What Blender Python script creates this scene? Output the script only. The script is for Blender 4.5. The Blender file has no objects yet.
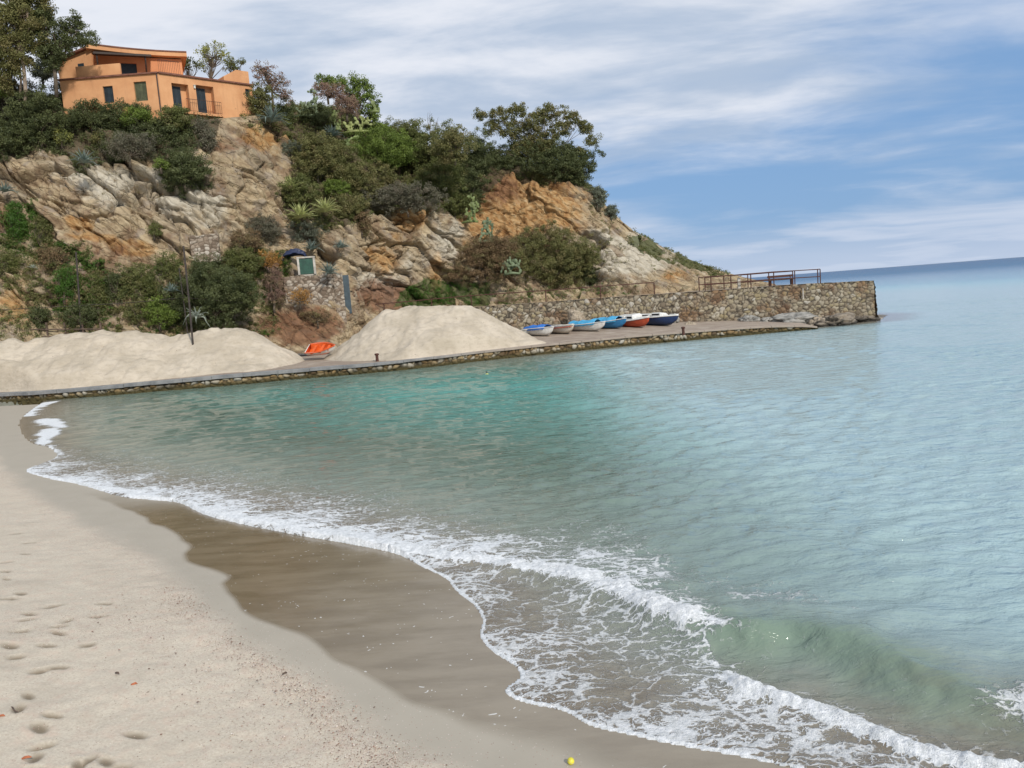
import bpy, math, random
import numpy as np
from mathutils import Vector, Matrix
from mathutils.bvhtree import BVHTree
R_ = math.radians
random.seed(7); RNG = np.random.default_rng(7)
scene = bpy.context.scene
COL = scene.collection
# ------------------------------------------------------------ camera
H0, FP = 4.5, 800.0
PITCH, ROLL = R_(6.27), R_(4.37)
cp, sp_, ca, sa = math.cos(PITCH), math.sin(PITCH), math.cos(ROLL), math.sin(ROLL)
X0 = Vector((1, 0, 0)); Y0 = Vector((0, sp_, cp)); F0 = Vector((0, cp, -sp_))
right = ca*X0 - sa*Y0; up = sa*X0 + ca*Y0
cd = bpy.data.cameras.new('camera'); cam = bpy.data.objects.new('camera', cd); COL.objects.link(cam)
m = Matrix((right, up, -F0)).transposed().to_4x4(); m.translation = (0, 0, H0)
cam.matrix_world = m
cd.sensor_width = 36; cd.lens = FP/1024*36; cd.clip_start = .1; cd.clip_end = 60000
scene.camera = cam
scene.view_settings.view_transform = 'Standard'; scene.view_settings.look = 'None'
scene.view_settings.gamma = 1; scene.view_settings.exposure = 0.12
# ------------------------------------------------------------ node helper
class NT:
    def __init__(s, tree): s.t = tree; s.n = tree.nodes; s.l = tree.links
    def new(s, typ, **kw):
        n = s.n.new('ShaderNode'+typ)
        for k, v in kw.items():
            if k.startswith('i_'):
                k = k[2:]; k = int(k) if k.isdigit() else k.replace('_', ' ')
                s.put(n.inputs[k], v)
            else: setattr(n, k, v)
        return n
    def put(s, inp, v):
        if isinstance(v, bpy.types.NodeSocket): s.l.new(v, inp)
        elif isinstance(v, (int, float)) and hasattr(inp, 'default_value') and hasattr(inp.default_value, '__len__'):
            inp.default_value = [v]*len(inp.default_value)
        else:
            if inp.type == 'RGBA' and len(v) == 3: v = (*v, 1)
            inp.default_value = v
    def math(s, op, a, b=0.0, c=0.0, clamp=False):
        n = s.n.new('ShaderNodeMath'); n.operation = op; n.use_clamp = clamp
        s.put(n.inputs[0], a); s.put(n.inputs[1], b); s.put(n.inputs[2], c); return n.outputs[0]
    def vmath(s, op, a, b=(0, 0, 0), scale=None):
        n = s.n.new('ShaderNodeVectorMath'); n.operation = op
        s.put(n.inputs[0], a); s.put(n.inputs[1], b)
        if scale is not None: s.put(n.inputs['Scale'], scale)
        return n.outputs[0]
    def mix(s, f, a, b, mode='MIX'):
        n = s.n.new('ShaderNodeMix'); n.data_type = 'RGBA'; n.blend_type = mode
        s.put(n.inputs[0], f); s.put(n.inputs[6], a); s.put(n.inputs[7], b); return n.outputs[2]
    def ss(s, x, a, b, lo=0.0, hi=1.0):
        n = s.n.new('ShaderNodeMapRange'); n.interpolation_type = 'SMOOTHSTEP'
        for k, v in zip(range(5), (x, a, b, lo, hi)): s.put(n.inputs[k], v)
        return n.outputs[0]
    def noise(s, vec, scale, detail=4, rough=.55, dist=0, out=0):
        n = s.n.new('ShaderNodeTexNoise'); s.put(n.inputs['Vector'], vec); s.put(n.inputs['Scale'], scale)
        n.inputs['Detail'].default_value = detail; n.inputs['Roughness'].default_value = rough; n.inputs['Distortion'].default_value = dist
        return n.outputs[out]
    def vor(s, vec, scale, feature='F1', out=0, rand=1):
        n = s.n.new('ShaderNodeTexVoronoi'); n.feature = feature; s.put(n.inputs['Vector'], vec); s.put(n.inputs['Scale'], scale)
        n.inputs['Randomness'].default_value = rand; return n.outputs[out]
    def attr(s, name, out='Fac'):
        n = s.n.new('ShaderNodeAttribute'); n.attribute_name = name; return n.outputs[out]
    def mapping(s, vec, scale=(1, 1, 1), rot=(0, 0, 0), loc=(0, 0, 0)):
        n = s.n.new('ShaderNodeMapping'); s.put(n.inputs[0], vec); n.inputs[3].default_value = scale
        n.inputs[2].default_value = rot; n.inputs[1].default_value = loc; return n.outputs[0]
    def ramp(s, f, stops):
        n = s.n.new('ShaderNodeValToRGB'); s.put(n.inputs[0], f); e = n.color_ramp.elements
        while len(e) < len(stops): e.new(.5)
        for q, (p, c) in zip(e, stops): q.position = p; q.color = (*c, 1)
        return n.outputs[0]
    def bump(s, h, strength=1, dist=.1, normal=None):
        n = s.n.new('ShaderNodeBump'); s.put(n.inputs['Height'], h); s.put(n.inputs['Strength'], strength); s.put(n.inputs['Distance'], dist)
        if normal is not None: s.put(n.inputs['Normal'], normal)
        return n.outputs[0]
def mat(name, fn):
    m = bpy.data.materials.new(name); m.use_nodes = True; nt = NT(m.node_tree); nt.n.clear()
    out = nt.new('OutputMaterial'); b = nt.new('BsdfPrincipled'); nt.l.new(b.outputs[0], out.inputs[0])
    nt.b = b; nt.out = out
    nt.co = nt.new('TexCoord').outputs['Object']; nt.pos = nt.new('NewGeometry').outputs['Position']
    fn(nt); return m
def setb(nt, color=None, rough=None, normal=None, **kw):
    if color is not None: nt.put(nt.b.inputs['Base Color'], color)
    if rough is not None: nt.put(nt.b.inputs['Roughness'], rough)
    if normal is not None: nt.put(nt.b.inputs['Normal'], normal)
    for k, v in kw.items(): nt.put(nt.b.inputs[k.replace('_', ' ')], v)
# ------------------------------------------------------------ world sky
SUN_EL, SUN_AZ = R_(34), R_(150)      # azimuth clockwise from +Y (behind the camera, slightly left)
w = bpy.data.worlds.new('World'); scene.world = w; w.use_nodes = True
nt = NT(w.node_tree); nt.n.clear()
wo = nt.new('OutputWorld'); bg = nt.new('Background'); nt.l.new(bg.outputs[0], wo.inputs[0])
sky = nt.new('TexSky'); sky.sky_type = 'NISHITA'; sky.sun_disc = False
sky.sun_elevation = SUN_EL; sky.sun_rotation = SUN_AZ; sky.altitude = 10; sky.air_density = 1.0; sky.dust_density = .6; sky.ozone_density = 2
dirv = nt.new('TexCoord').outputs['Generated']
sx = nt.new('SeparateXYZ'); nt.l.new(dirv, sx.inputs[0])
zc = nt.math('MAXIMUM', sx.outputs[2], 0.0)
den = nt.math('ADD', zc, .10)
comb = nt.new('CombineXYZ', i_0=nt.math('DIVIDE', sx.outputs[0], den), i_1=nt.math('DIVIDE', sx.outputs[1], den), i_2=0.0)
P_ = comb.outputs[0]
warp = nt.vmath('SCALE', nt.vmath('SUBTRACT', nt.noise(P_, .6, 1, out=1), (.5, .5, .5)), scale=.9)
pw = nt.vmath('ADD', P_, warp)
m1 = nt.mapping(pw, scale=(.75, 1.05, 1), rot=(0, 0, R_(22)), loc=(3.1, 1.7, 0))
n1 = nt.noise(m1, .75, 7, .55)
m2 = nt.mapping(pw, scale=(.72, 1.2, 1), rot=(0, 0, R_(26)), loc=(9.2, 4.4, 0))
n2 = nt.noise(m2, 1.2, 8, .56)
# clear blue gap low in the sky, strongest to the right
gap = nt.math('MULTIPLY', nt.ss(zc, .045, .085), nt.ss(zc, .24, .11))
gap = nt.math('MULTIPLY', gap, nt.ss(sx.outputs[0], -.15, .25, .0, 1))
cover = nt.math('SUBTRACT', nt.math('ADD', nt.math('MULTIPLY', n1, 1.0), nt.ss(zc, .05, .35, .10, .20)), nt.math('MULTIPLY', gap, .22))
mask = nt.ss(cover, .38, .70)
mask = nt.math('MAXIMUM', mask, nt.ss(zc, .075, .0, 0, .80))
lit = nt.ss(n2, .39, .62)
K = 10.0
cloudc = nt.mix(lit, (.42*K, .51*K, .65*K), (.74*K, .77*K, .84*K))
lowc = nt.mix(nt.noise(m2, .8, 4), (.46*K, .55*K, .70*K), (.56*K, .63*K, .76*K))
cloudc = nt.mix(nt.ss(zc, .14, .04), cloudc, lowc)
skyc = nt.mix(.82, sky.outputs[0], (.19*K, .35*K, .62*K))
fin = nt.mix(mask, skyc, cloudc)
nt.put(bg.inputs[0], fin); bg.inputs[1].default_value = .1
# ------------------------------------------------------------ sun
sl = bpy.data.lights.new('sun', 'SUN'); sl.energy = 3.1; sl.angle = R_(4); sl.color = (1, .95, .87)
so = bpy.data.objects.new('sun', sl); COL.objects.link(so)
sd = Vector((math.sin(SUN_AZ)*math.cos(SUN_EL), math.cos(SUN_AZ)*math.cos(SUN_EL), math.sin(SUN_EL)))
so.rotation_euler = sd.to_track_quat('Z', 'Y').to_euler()
# ------------------------------------------------------------ projection helpers (a photo position at a real distance)
def ray(u, v):
    return (right*(u-512) - up*(v-384) + F0*FP)
def P(u, v, Y):
    r = ray(u, v); k = Y/r.y; return Vector((r.x*k, Y, H0 + r.z*k))
def U(u, v, z=0.0):
    r = ray(u, v); k = (z-H0)/r.z; return Vector((r.x*k, r.y*k, z))
# ------------------------------------------------------------ object helpers
def tag(o, label=None, cat=None, group=None, kind=None):
    for k, v in (('label', label), ('category', cat), ('group', group), ('kind', kind)):
        if v: o[k] = v
    return o
def link(name, me, material=None, parent=None, loc=None):
    o = bpy.data.objects.new(name, me); COL.objects.link(o)
    if material is not None and not me.materials: me.materials.append(material)
    if parent is not None: o.parent = parent
    if loc is not None: o.location = loc
    return o
def empty(name, loc, rz=0):
    o = bpy.data.objects.new(name, None); COL.objects.link(o); o.location = loc; o.rotation_euler = (0, 0, rz); o.empty_display_size = .3; return o
def npmesh(name, verts, faces, smooth=False, attrs=None, k=4):
    """verts (n,3); faces (m,k)"""
    verts = np.asarray(verts, np.float32); faces = np.asarray(faces, np.int32)
    me = bpy.data.meshes.new(name); me.vertices.add(len(verts)); me.vertices.foreach_set('co', verts.ravel())
    nf = len(faces); me.loops.add(nf*k); me.loops.foreach_set('vertex_index', faces.ravel())
    me.polygons.add(nf); me.polygons.foreach_set('loop_start', np.arange(0, nf*k, k, dtype=np.int32))
    me.polygons.foreach_set('loop_total', np.full(nf, k, np.int32))
    if smooth: me.polygons.foreach_set('use_smooth', np.ones(nf, bool))
    for n, a in (attrs or {}).items():
        at = me.attributes.new(n, 'FLOAT', 'POINT'); at.data.foreach_set('value', np.asarray(a, np.float32).ravel())
    me.update(calc_edges=True); me.validate(); return me
def gridfaces(nr, nc, mask=None):
    i = np.arange(nr*nc).reshape(nr, nc)
    f = np.stack([i[:-1, :-1], i[:-1, 1:], i[1:, 1:], i[1:, :-1]], -1).reshape(-1, 4)
    if mask is not None:
        f = f[mask.ravel()[f].any(1)]
    return f
class MB:
    def __init__(s): s.v = []; s.f = []
    def add(s, vs, fs):
        b = len(s.v); s.v += [tuple(v) for v in vs]; s.f += [tuple(i+b for i in f) for f in fs]; return s
    def box(s, x0, x1, y0, y1, z0, z1, M=None, bev=0):
        if bev > 0:
            b = bev; pts = []
            for z, ins in ((z0, b), (z0+b, 0), (z1-b, 0), (z1, b)):
                pts += [(x0+ins, y0+ins, z), (x1-ins, y0+ins, z), (x1-ins, y1-ins, z), (x0+ins, y1-ins, z)]
            fs = [(3, 2, 1, 0), (12, 13, 14, 15)]
            for L in range(3):
                for k in range(4): a = L*4+k; c = L*4+(k+1) % 4; fs.append((a, c, c+4, a+4))
        else:
            pts = [(x, y, z) for z in (z0, z1) for x, y in ((x0, y0), (x1, y0), (x1, y1), (x0, y1))]
            fs = [(3, 2, 1, 0), (4, 5, 6, 7), (0, 1, 5, 4), (1, 2, 6, 5), (2, 3, 7, 6), (3, 0, 4, 7)]
        if M is not None: pts = [M @ Vector(p) for p in pts]
        return s.add(pts, fs)
    def tube(s, pts, rad, n=6, cap=True):
        pts = [Vector(p) for p in pts]
        if not hasattr(rad, '__len__'): rad = [rad]*len(pts)
        vs = []; fs = []; prev = None
        for i, p in enumerate(pts):
            d = (pts[min(i+1, len(pts)-1)] - pts[max(i-1, 0)]); d = d.normalized() if d.length > 1e-9 else Vector((0, 0, 1))
            a = prev if prev is not None else (Vector((1, 0, 0)) if abs(d.x) < .8 else Vector((0, 1, 0)))
            a = (a - d*a.dot(d)).normalized(); prev = a; b = d.cross(a)
            for k in range(n):
                t = 2*math.pi*k/n; vs.append(p + (a*math.cos(t)+b*math.sin(t))*rad[i])
        for i in range(len(pts)-1):
            for k in range(n): fs.append((i*n+k, i*n+(k+1) % n, (i+1)*n+(k+1) % n, (i+1)*n+k))
        if cap: fs.append(tuple(range(n))[::-1]); fs.append(tuple((len(pts)-1)*n+k for k in range(n)))
        return s.add(vs, fs)
    def build(s, name, material=None, parent=None, smooth=False, loc=None):
        me = bpy.data.meshes.new(name); me.from_pydata(s.v, [], s.f); me.update()
        if smooth: me.polygons.foreach_set('use_smooth', [True]*len(me.polygons))
        return link(name, me, material, parent, loc)
# ------------------------------------------------------------ numpy noise
def _h(ix, iy, iz, seed):
    h = (ix.astype(np.int64)*374761393 + iy.astype(np.int64)*668265263 + iz.astype(np.int64)*2147483647 + seed*1274126177) & 0xffffffff
    h = ((h ^ (h >> 13))*1274126177) & 0xffffffff; h = ((h ^ (h >> 16))*2246822519) & 0xffffffff
    return ((h ^ (h >> 15)) & 0xffffff)/float(0xffffff)
def vn(p, seed=0):
    i = np.floor(p); f = p-i; f = f*f*f*(f*(f*6-15)+10); i = i.astype(np.int64); r = 0
    for dx in (0, 1):
        for dy in (0, 1):
            for dz in (0, 1):
                wgt = (f[..., 0] if dx else 1-f[..., 0])*(f[..., 1] if dy else 1-f[..., 1])*(f[..., 2] if dz else 1-f[..., 2])
                r = r + wgt*_h(i[..., 0]+dx, i[..., 1]+dy, i[..., 2]+dz, seed)
    return r*2-1
def fbm(p, oct=4, seed=0, gain=.5, ridge=False):
    s = 0; a = 1; t = 0
    for o in range(oct):
        n = vn(p*(2.03**o)+o*17.3, seed+o); n = 1-2*np.abs(n) if ridge else n
        s = s+a*n; t += a; a *= gain
    return s/t
def voro(p, seed=0, jit=.9):
    """3D voronoi: F1, F2, id(0..1), id2, vector to the cell point"""
    i = np.floor(p).astype(np.int64); n = len(p); F1 = np.full(n, 9.); F2 = np.full(n, 9.); ID = np.zeros(n); ID2 = np.zeros(n); V = np.zeros((n, 3))
    zs = (-1, 0, 1)
    for dx in zs:
        for dy in zs:
            for dz in zs:
                c = i+np.array([dx, dy, dz]); r = np.stack([_h(c[:, 0], c[:, 1], c[:, 2], seed+k) for k in range(3)], 1)
                q = c+.5+(r-.5)*jit - p; d = np.sqrt((q*q).sum(1)); less = d < F1
                F2 = np.where(less, F1, np.minimum(F2, d)); F1 = np.where(less, d, F1)
                ID = np.where(less, r[:, 0], ID); ID2 = np.where(less, r[:, 1], ID2); V[less] = q[less]
    return F1, F2, ID, ID2, V
def sstep(x, a, b): t = np.clip((x-a)/(b-a), 0, 1); return t*t*(3-2*t)
def polydist(x, y, pts):
    """distance to an open polyline and the (interpolated) parameter index of the nearest point"""
    D = np.full(x.shape, 1e9); T = np.zeros(x.shape)
    for k in range(len(pts)-1):
        ax, ay = pts[k][:2]; bx, by = pts[k+1][:2]; dx, dy = bx-ax, by-ay; L = dx*dx+dy*dy+1e-12
        t = np.clip(((x-ax)*dx+(y-ay)*dy)/L, 0, 1); d = np.hypot(x-ax-t*dx, y-ay-t*dy)
        m_ = d < D; D = np.where(m_, d, D); T = np.where(m_, k+t, T)
    return D, T
def inpoly(x, y, pts):
    c = np.zeros(x.shape, bool); n = len(pts)
    for k in range(n):
        ax, ay = pts[k][:2]; bx, by = pts[(k+1) % n][:2]
        m_ = ((ay > y) != (by > y)) & (x < (bx-ax)*(y-ay)/((by-ay) if abs(by-ay) > 1e-12 else 1e-12)+ax); c ^= m_
    return c
def smoothline(pts, n=6):
    """Catmull-Rom through 2D points"""
    o = []
    for k in range(len(pts)-1):
        p0 = pts[max(k-1, 0)]; p1 = pts[k]; p2 = pts[k+1]; p3 = pts[min(k+2, len(pts)-1)]
        for j in range(n):
            t = j/n; o.append(tuple(.5*((2*p1[a])+(-p0[a]+p2[a])*t+(2*p0[a]-5*p1[a]+4*p2[a]-p3[a])*t*t+(-p0[a]+3*p1[a]-3*p2[a]+p3[a])*t**3) for a in range(len(p1))))
    o.append(tuple(pts[-1])); return o
# ============================================================ SHORE: curves in world metres
def W2(lst, z=0.0): return [tuple(U(u, v, z)[:2]) for u, v in lst]
Fpx = [(1500, 905), (1250, 850), (1050, 812), (900, 792), (820, 775), (740, 757), (690, 748), (640, 738), (590, 726), (565, 712), (520, 702), (505, 690), (520, 676), (512, 664), (490, 650), (480, 636),
       (482, 620), (474, 605), (455, 590), (446, 578), (425, 568), (395, 553), (345, 543), (290, 534), (240, 524), (205, 515), (180, 503), (150, 500), (118, 497), (85, 486), (45, 478), (26, 471), (42, 463), (56, 456), (50, 447), (28, 441), (18, 425), (24, 415), (36, 406), (44, 400)]
Fw = smoothline(W2(Fpx), 5)
far = [(-44, 56), (-30, 58), (0, 60), (12, 64), (32, 69), (36, 76), (30, 120), (-200, 400), (-3000, 3000)]
Fw = Fw + far
Fs = smoothline([tuple(U(u, v)[:2]) for u, v in [(1500, 905), (1050, 812), (820, 775), (640, 738), (520, 690), (470, 620), (400, 560), (290, 530), (150, 495), (40, 470), (20, 430), (36, 404)]], 4)+far
def sdist(x, y, line):
    D, _ = polydist(x, y, line)
    pol = list(line)+[(-3000, 40000), (40000, 40000), (40000, -300), (line[0][0]+30, -300)]
    return np.where(inpoly(x, y, pol), D, -D)
Wpx = [(1300, 1000), (900, 900), (740, 835), (640, 795), (590, 775), (545, 750), (500, 737), (455, 722), (410, 705), (372, 682), (330, 660), (300, 638), (262, 625), (236, 611), (232, 600), (220, 588), (225, 577), (190, 566), (182, 556), (186, 544), (150, 522), (115, 505), (80, 492), (30, 480), (4, 474), (8, 440), (2, 420), (10, 400)]
Ww = smoothline(W2(Wpx, .05), 5)+far
Dpx = [(900, 1000), (620, 850), (500, 790), (420, 750), (370, 725), (330, 690), (290, 662), (240, 635), (205, 612), (185, 590), (160, 572), (150, 555), (110, 530), (75, 515), (45, 500), (20, 480), (0, 460), (-30, 420), (-60, 400)]
Dw = smoothline(W2(Dpx, .25), 4)+far
def sandz(x, y):
    s = sdist(x, y, Fs)
    d = -s
    zl = np.where(d < 2.5, .035*d, .0875+.11*(d-2.5)); zl = np.where(zl > .7, .7+.45*(1-np.exp(-(zl-.7)/.45)), zl)
    z = np.where(s > 0, -.045*s, zl); z = np.maximum(z, -2.5)
    quay = sstep(y, 50.0, 52.0)*sstep(x, -45, -40)
    z = np.where(quay > 0, z*(1-quay)+np.minimum(z, -.25)*quay, z)
    return z, s
# ------------------------------------------------------------ beach
az = np.concatenate([np.linspace(-180, -46, 40, endpoint=False), np.linspace(-46, 24, 400, endpoint=False), np.linspace(24, 180, 40)])
rr = np.concatenate([[.01, .5, 1.2, 2.2, 3.2], 4*np.exp(np.arange(0, 620)*.0048), 78*np.exp(np.arange(1, 60)*.12)])
A, Rr = np.meshgrid(np.radians(az), rr); x = (Rr*np.sin(A)); y = (Rr*np.cos(A)); sh = x.shape
x = x.ravel(); y = y.ravel(); z, s = sandz(x, y)
near = np.hypot(x, y) < 30
dW = sdist(x, y, Ww); dD = sdist(x, y, Dw)
dwn = dW + .06*vn(np.stack([x*1.7, y*1.7, x*0], 1), 5)
ddn = dD + .18*vn(np.stack([x*.9, y*.9, x*0], 1), 6)+.05*vn(np.stack([x*4, y*4, x*0], 1), 8)
wet = sstep(dwn, -.05, .10+.5*sstep(x, -2.0, 1.0))*(1-sstep(y+.8*vn(np.stack([x*.5, y*.5, x*0], 1), 4), 17.5, 23)); damp = sstep(ddn, -.25, .35)
dry = 1-damp
p3 = np.stack([x, y, x*0], 1)
z += dry*(.026*fbm(p3*1.1, 3, 11)+.020*fbm(p3*4.2, 4, 12, gain=.6)) + (1-dry)*.004*fbm(p3*2, 2, 13)
z += .018*np.exp(-((ddn+.05)/.10)**2)*(.6+.6*vn(p3*6, 9))       # little scarp / wrack ridge
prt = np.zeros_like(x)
debris = np.exp(-((ddn+.10)/.22)**2)*.9 + np.exp(-((ddn+.75)/.35)**2)*.35*dry + dry*sstep(vn(p3*.55, 21), .15, .7)*.5
# footprints
fp = [(84, 268), (45, 316), (125, 370), (135, 430), (280, 482), (95, 515), (225, 515), (245, 550), (340, 545), (150, 585), (445, 600), (510, 628), (335, 638), (485, 672), (170, 662), (370, 686), (360, 725), (460, 748), (745, 700), (805, 715), (70, 695), (290, 733), (130, 765), (15, 103), (40, 140), (60, 45), (165, 90), (330, 72), (130, 180), (210, 160)]
fp = [(a/4.085, 580+b/4.085) for a, b in fp]
fp += [(12+random.uniform(-14, 26), 500+k*9+random.uniform(-3, 3)) for k in range(10)] + [(70+random.uniform(-25, 30), 560+k*6) for k in range(6)] + [(random.uniform(-60, 130), random.uniform(650, 800)) for k in range(26)]
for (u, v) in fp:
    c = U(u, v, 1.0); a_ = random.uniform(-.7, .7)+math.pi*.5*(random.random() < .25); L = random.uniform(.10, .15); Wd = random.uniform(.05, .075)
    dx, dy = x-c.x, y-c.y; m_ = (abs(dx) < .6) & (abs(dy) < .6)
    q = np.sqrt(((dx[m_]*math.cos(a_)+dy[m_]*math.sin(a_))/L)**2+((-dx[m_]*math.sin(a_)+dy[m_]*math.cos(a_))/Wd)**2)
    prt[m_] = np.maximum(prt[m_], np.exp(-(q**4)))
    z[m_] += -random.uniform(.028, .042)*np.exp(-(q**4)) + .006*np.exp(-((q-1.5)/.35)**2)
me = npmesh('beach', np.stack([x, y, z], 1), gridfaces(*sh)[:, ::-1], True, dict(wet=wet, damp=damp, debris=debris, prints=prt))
def m_sand(nt):
    wet = nt.attr('wet'); damp = nt.attr('damp'); deb = nt.attr('debris'); c = nt.co
    big = nt.noise(c, .35, 4); fine = nt.noise(c, 32, 5, .8); mid = nt.noise(c, 6, 5, .6)
    dry = nt.mix(big, (.55, .485, .38), (.62, .555, .45))
    dry = nt.mix(nt.ss(fine, .35, .75), dry, nt.mix(.75, dry, (.36, .29, .22)))
    dry = nt.mix(nt.ss(mid, .45, .75, 0, .5), dry, (.55, .41, .32)); dry = nt.mix(nt.ss(nt.noise(c, 1.1, 6, .7), .48, .68, 0, .45), dry, (.42, .36, .28))
    cell = nt.vor(c, 60, out=1); cd_ = nt.vor(c, 60); sc = nt.new('SeparateColor', i_0=cell)
    grit = nt.math('MULTIPLY', nt.math('LESS_THAN', cd_, .33), nt.math('LESS_THAN', sc.outputs[0], nt.math('ADD', nt.math('MULTIPLY', deb, .72), .06)))
    gc = nt.ramp(sc.outputs[1], [(0, (.16, .09, .06)), (.3, (.36, .22, .17)), (.6, (.55, .40, .34)), (1, (.72, .66, .60))])
    dampc = nt.mix(nt.noise(c, 1.2, 3), (.355, .315, .25), (.415, .37, .30))
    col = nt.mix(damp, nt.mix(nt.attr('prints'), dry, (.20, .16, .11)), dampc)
    wn = nt.noise(nt.mapping(c, scale=(.6, 1.9, 1), rot=(0, 0, R_(-12))), 1.1, 6, .6)
    wetc = nt.mix(nt.ss(wn, .35, .65), (.135, .098, .052), (.19, .146, .088))
    wetc = nt.mix(nt.ss(nt.new('SeparateXYZ', i_0=c).outputs[0], -5.5, 1.2), wetc, nt.mix(nt.ss(wn, .35, .65), (.245, .205, .15), (.30, .255, .19)))
    col = nt.mix(wet, col, wetc)
    col = nt.mix(nt.math('MULTIPLY', grit, nt.math('SUBTRACT', 1, wet)), col, gc)
    fk = nt.vor(nt.vmath('ADD', c, nt.vmath('SCALE', nt.noise(c, 3, 2, out=1), scale=.5)), 11); fr = nt.new('SeparateColor', i_0=nt.vor(nt.vmath('ADD', c, nt.vmath('SCALE', nt.noise(c, 3, 2, out=1), scale=.5)), 11, out=1)).outputs[0]
    fk = nt.math('MULTIPLY', nt.math('MULTIPLY', nt.math('LESS_THAN', fk, .16), nt.math('LESS_THAN', fr, nt.ss(nt.noise(nt.mapping(c, scale=(.4, 1.6, 1)), 1.6, 3), .42, .62, 0, .38))), nt.math('MULTIPLY', wet, .75))
    col = nt.mix(fk, col, (.72, .71, .68))
    rough = nt.math('SUBTRACT', nt.math('SUBTRACT', .95, nt.math('MULTIPLY', damp, .25)), nt.math('MULTIPLY', wet, .50))
    h = nt.math('ADD', nt.math('MULTIPLY', nt.math('ADD', fine, nt.math('MULTIPLY', grit, .9)), nt.math('SUBTRACT', 1.0, nt.math('MULTIPLY', damp, .8))), nt.math('MULTIPLY', nt.math('MULTIPLY', wn, wet), .9))
    setb(nt, col, rough, nt.bump(h, .8, .008), Specular_IOR_Level=.35)
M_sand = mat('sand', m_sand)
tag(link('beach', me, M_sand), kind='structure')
# ------------------------------------------------------------ sea
az = np.radians(np.arange(-58, 62, .135)); r1 = 5.2*np.exp(np.arange(0, 600)*.0054); r2 = r1[-1]*np.exp(np.arange(1, 140)*.042)
A, Rr = np.meshgrid(az, np.concatenate([r1, r2])); x = (Rr*np.sin(A)); y = (Rr*np.cos(A)); sh = x.shape; x = x.ravel(); y = y.ravel(); r = Rr.ravel()
zs, sS = sandz(x, y); sF = sdist(x, y, Fw)
p3 = np.stack([x, y, x*0], 1)
z = np.zeros_like(x); cell = r*.006
damping = sstep(sS, .8, 9)
lf = fbm(p3*.05, 3, 31)
for k in range(72):
    lam = 10**random.uniform(math.log10(.38), math.log10(3.2)); th = R_(108)+random.gauss(0, .42); kk = 2*math.pi/lam
    amp = .0075*(.4*lam**.4 if lam > 1.6 else 1.75*lam**.95)*random.uniform(.5, 1.2)*1.0
    fade = sstep(lam/cell, 1.8, 3.8)
    ph = kk*(x*math.cos(th)+y*math.sin(th)+lf*1.5)+random.uniform(0, 6.28)
    z += amp*fade*np.sin(ph)
z *= (damping*(.75+.5*vn(p3*.08, 33))+.06)*(1-.62*sstep(x-.10*(y-10), 1.5, 8)*(1-sstep(y, 60, 110)))
# breaking wave: crest line with its height
Apx = [(-10, 462, .0), (60, 478, .05), (130, 489, .07), (210, 508, .08), (290, 522, .10), (350, 536, .11), (420, 547, .10), (500, 557, .10), (560, 569, .12), (610, 582, .15), (650, 602, .19), (700, 618, .24), (745, 626, .24), (790, 622, .22), (840, 634, .22), (890, 655, .21), (935, 676, .19), (985, 690, .16), (1040, 700, .16), (1200, 735, .18), (1500, 800, .1)]
Al = smoothline([(*tuple(U(u, v, .15)[:2]), h) for u, v, h in Apx], 4)
D, T = polydist(x, y, Al); hA = np.interp(T, np.arange(len(Al)), [p[2] for p in Al]); sA = np.where(inpoly(x, y, [p[:2] for p in Al]+[(400, -100), (40000, -300), (40000, 40000), (-3000, 40000), (-3000, 60)]), D, -D)
jit = 1+.25*vn(p3*2.5, 41)
wob = .10*vn(p3*1.6, 42)+.04*vn(p3*6, 47)
s_ = sA+wob
z += hA*jit*np.where(s_ < 0, np.exp(-(s_/.30)**2), np.exp(-(s_/1.05)**2))
z += -.05*(hA/.2)*np.exp(-((s_+.75)/.4)**2)
# swell further out
Bpx = [(620, 520), (700, 527), (760, 534), (820, 545), (900, 556), (1024, 560), (1200, 575)]
Bl = smoothline(W2(Bpx, .1), 4); D2, T2 = polydist(x, y, Bl); tB = np.clip(T2/(len(Bl)-1), 0, 1)
z += .10*np.exp(-(D2/.9)**2)*np.sin(np.clip(tB, 0, 1)*math.pi)
# front foam edge of the next swash (lower right)
Gpx = [(722, 660, 0), (738, 676, .07), (765, 690, .08), (800, 700, .08), (850, 717, .08), (900, 737, .09), (950, 752, .09), (1010, 765, .08), (1080, 782, .06), (1300, 830, .0)]
Gl = smoothline([(*tuple(U(u, v, .06)[:2]), h) for u, v, h in Gpx], 4); DG, TG = polydist(x, y, Gl); hG = np.interp(TG, np.arange(len(Gl)), [p[2] for p in Gl])
endG = np.minimum(sstep(TG, 0, 3), 1)
DGw = np.abs(DG+.05*vn(p3*5, 43))
z += hG*np.exp(-(DGw/.13)**2)*jit
# small ridged chop right behind
z += .017*fbm(p3*np.array([2.2, 4.2, 1]), 4, 51)*sstep(sF, .1, 1.2)*(1-sstep(r, 18, 30))
# bores in the left corner
film = zs+.010+.012*sstep(sF, 0, .15)
Zw = np.where(sF > 0, np.maximum(z+.0, film), np.minimum(zs-.03-.3*np.minimum(-sF, 1), 0))
Zw = np.where((y > 50.5) & (sF < .0), -.3, Zw)
Zw = np.where(r > 300, 0, Zw)
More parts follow.
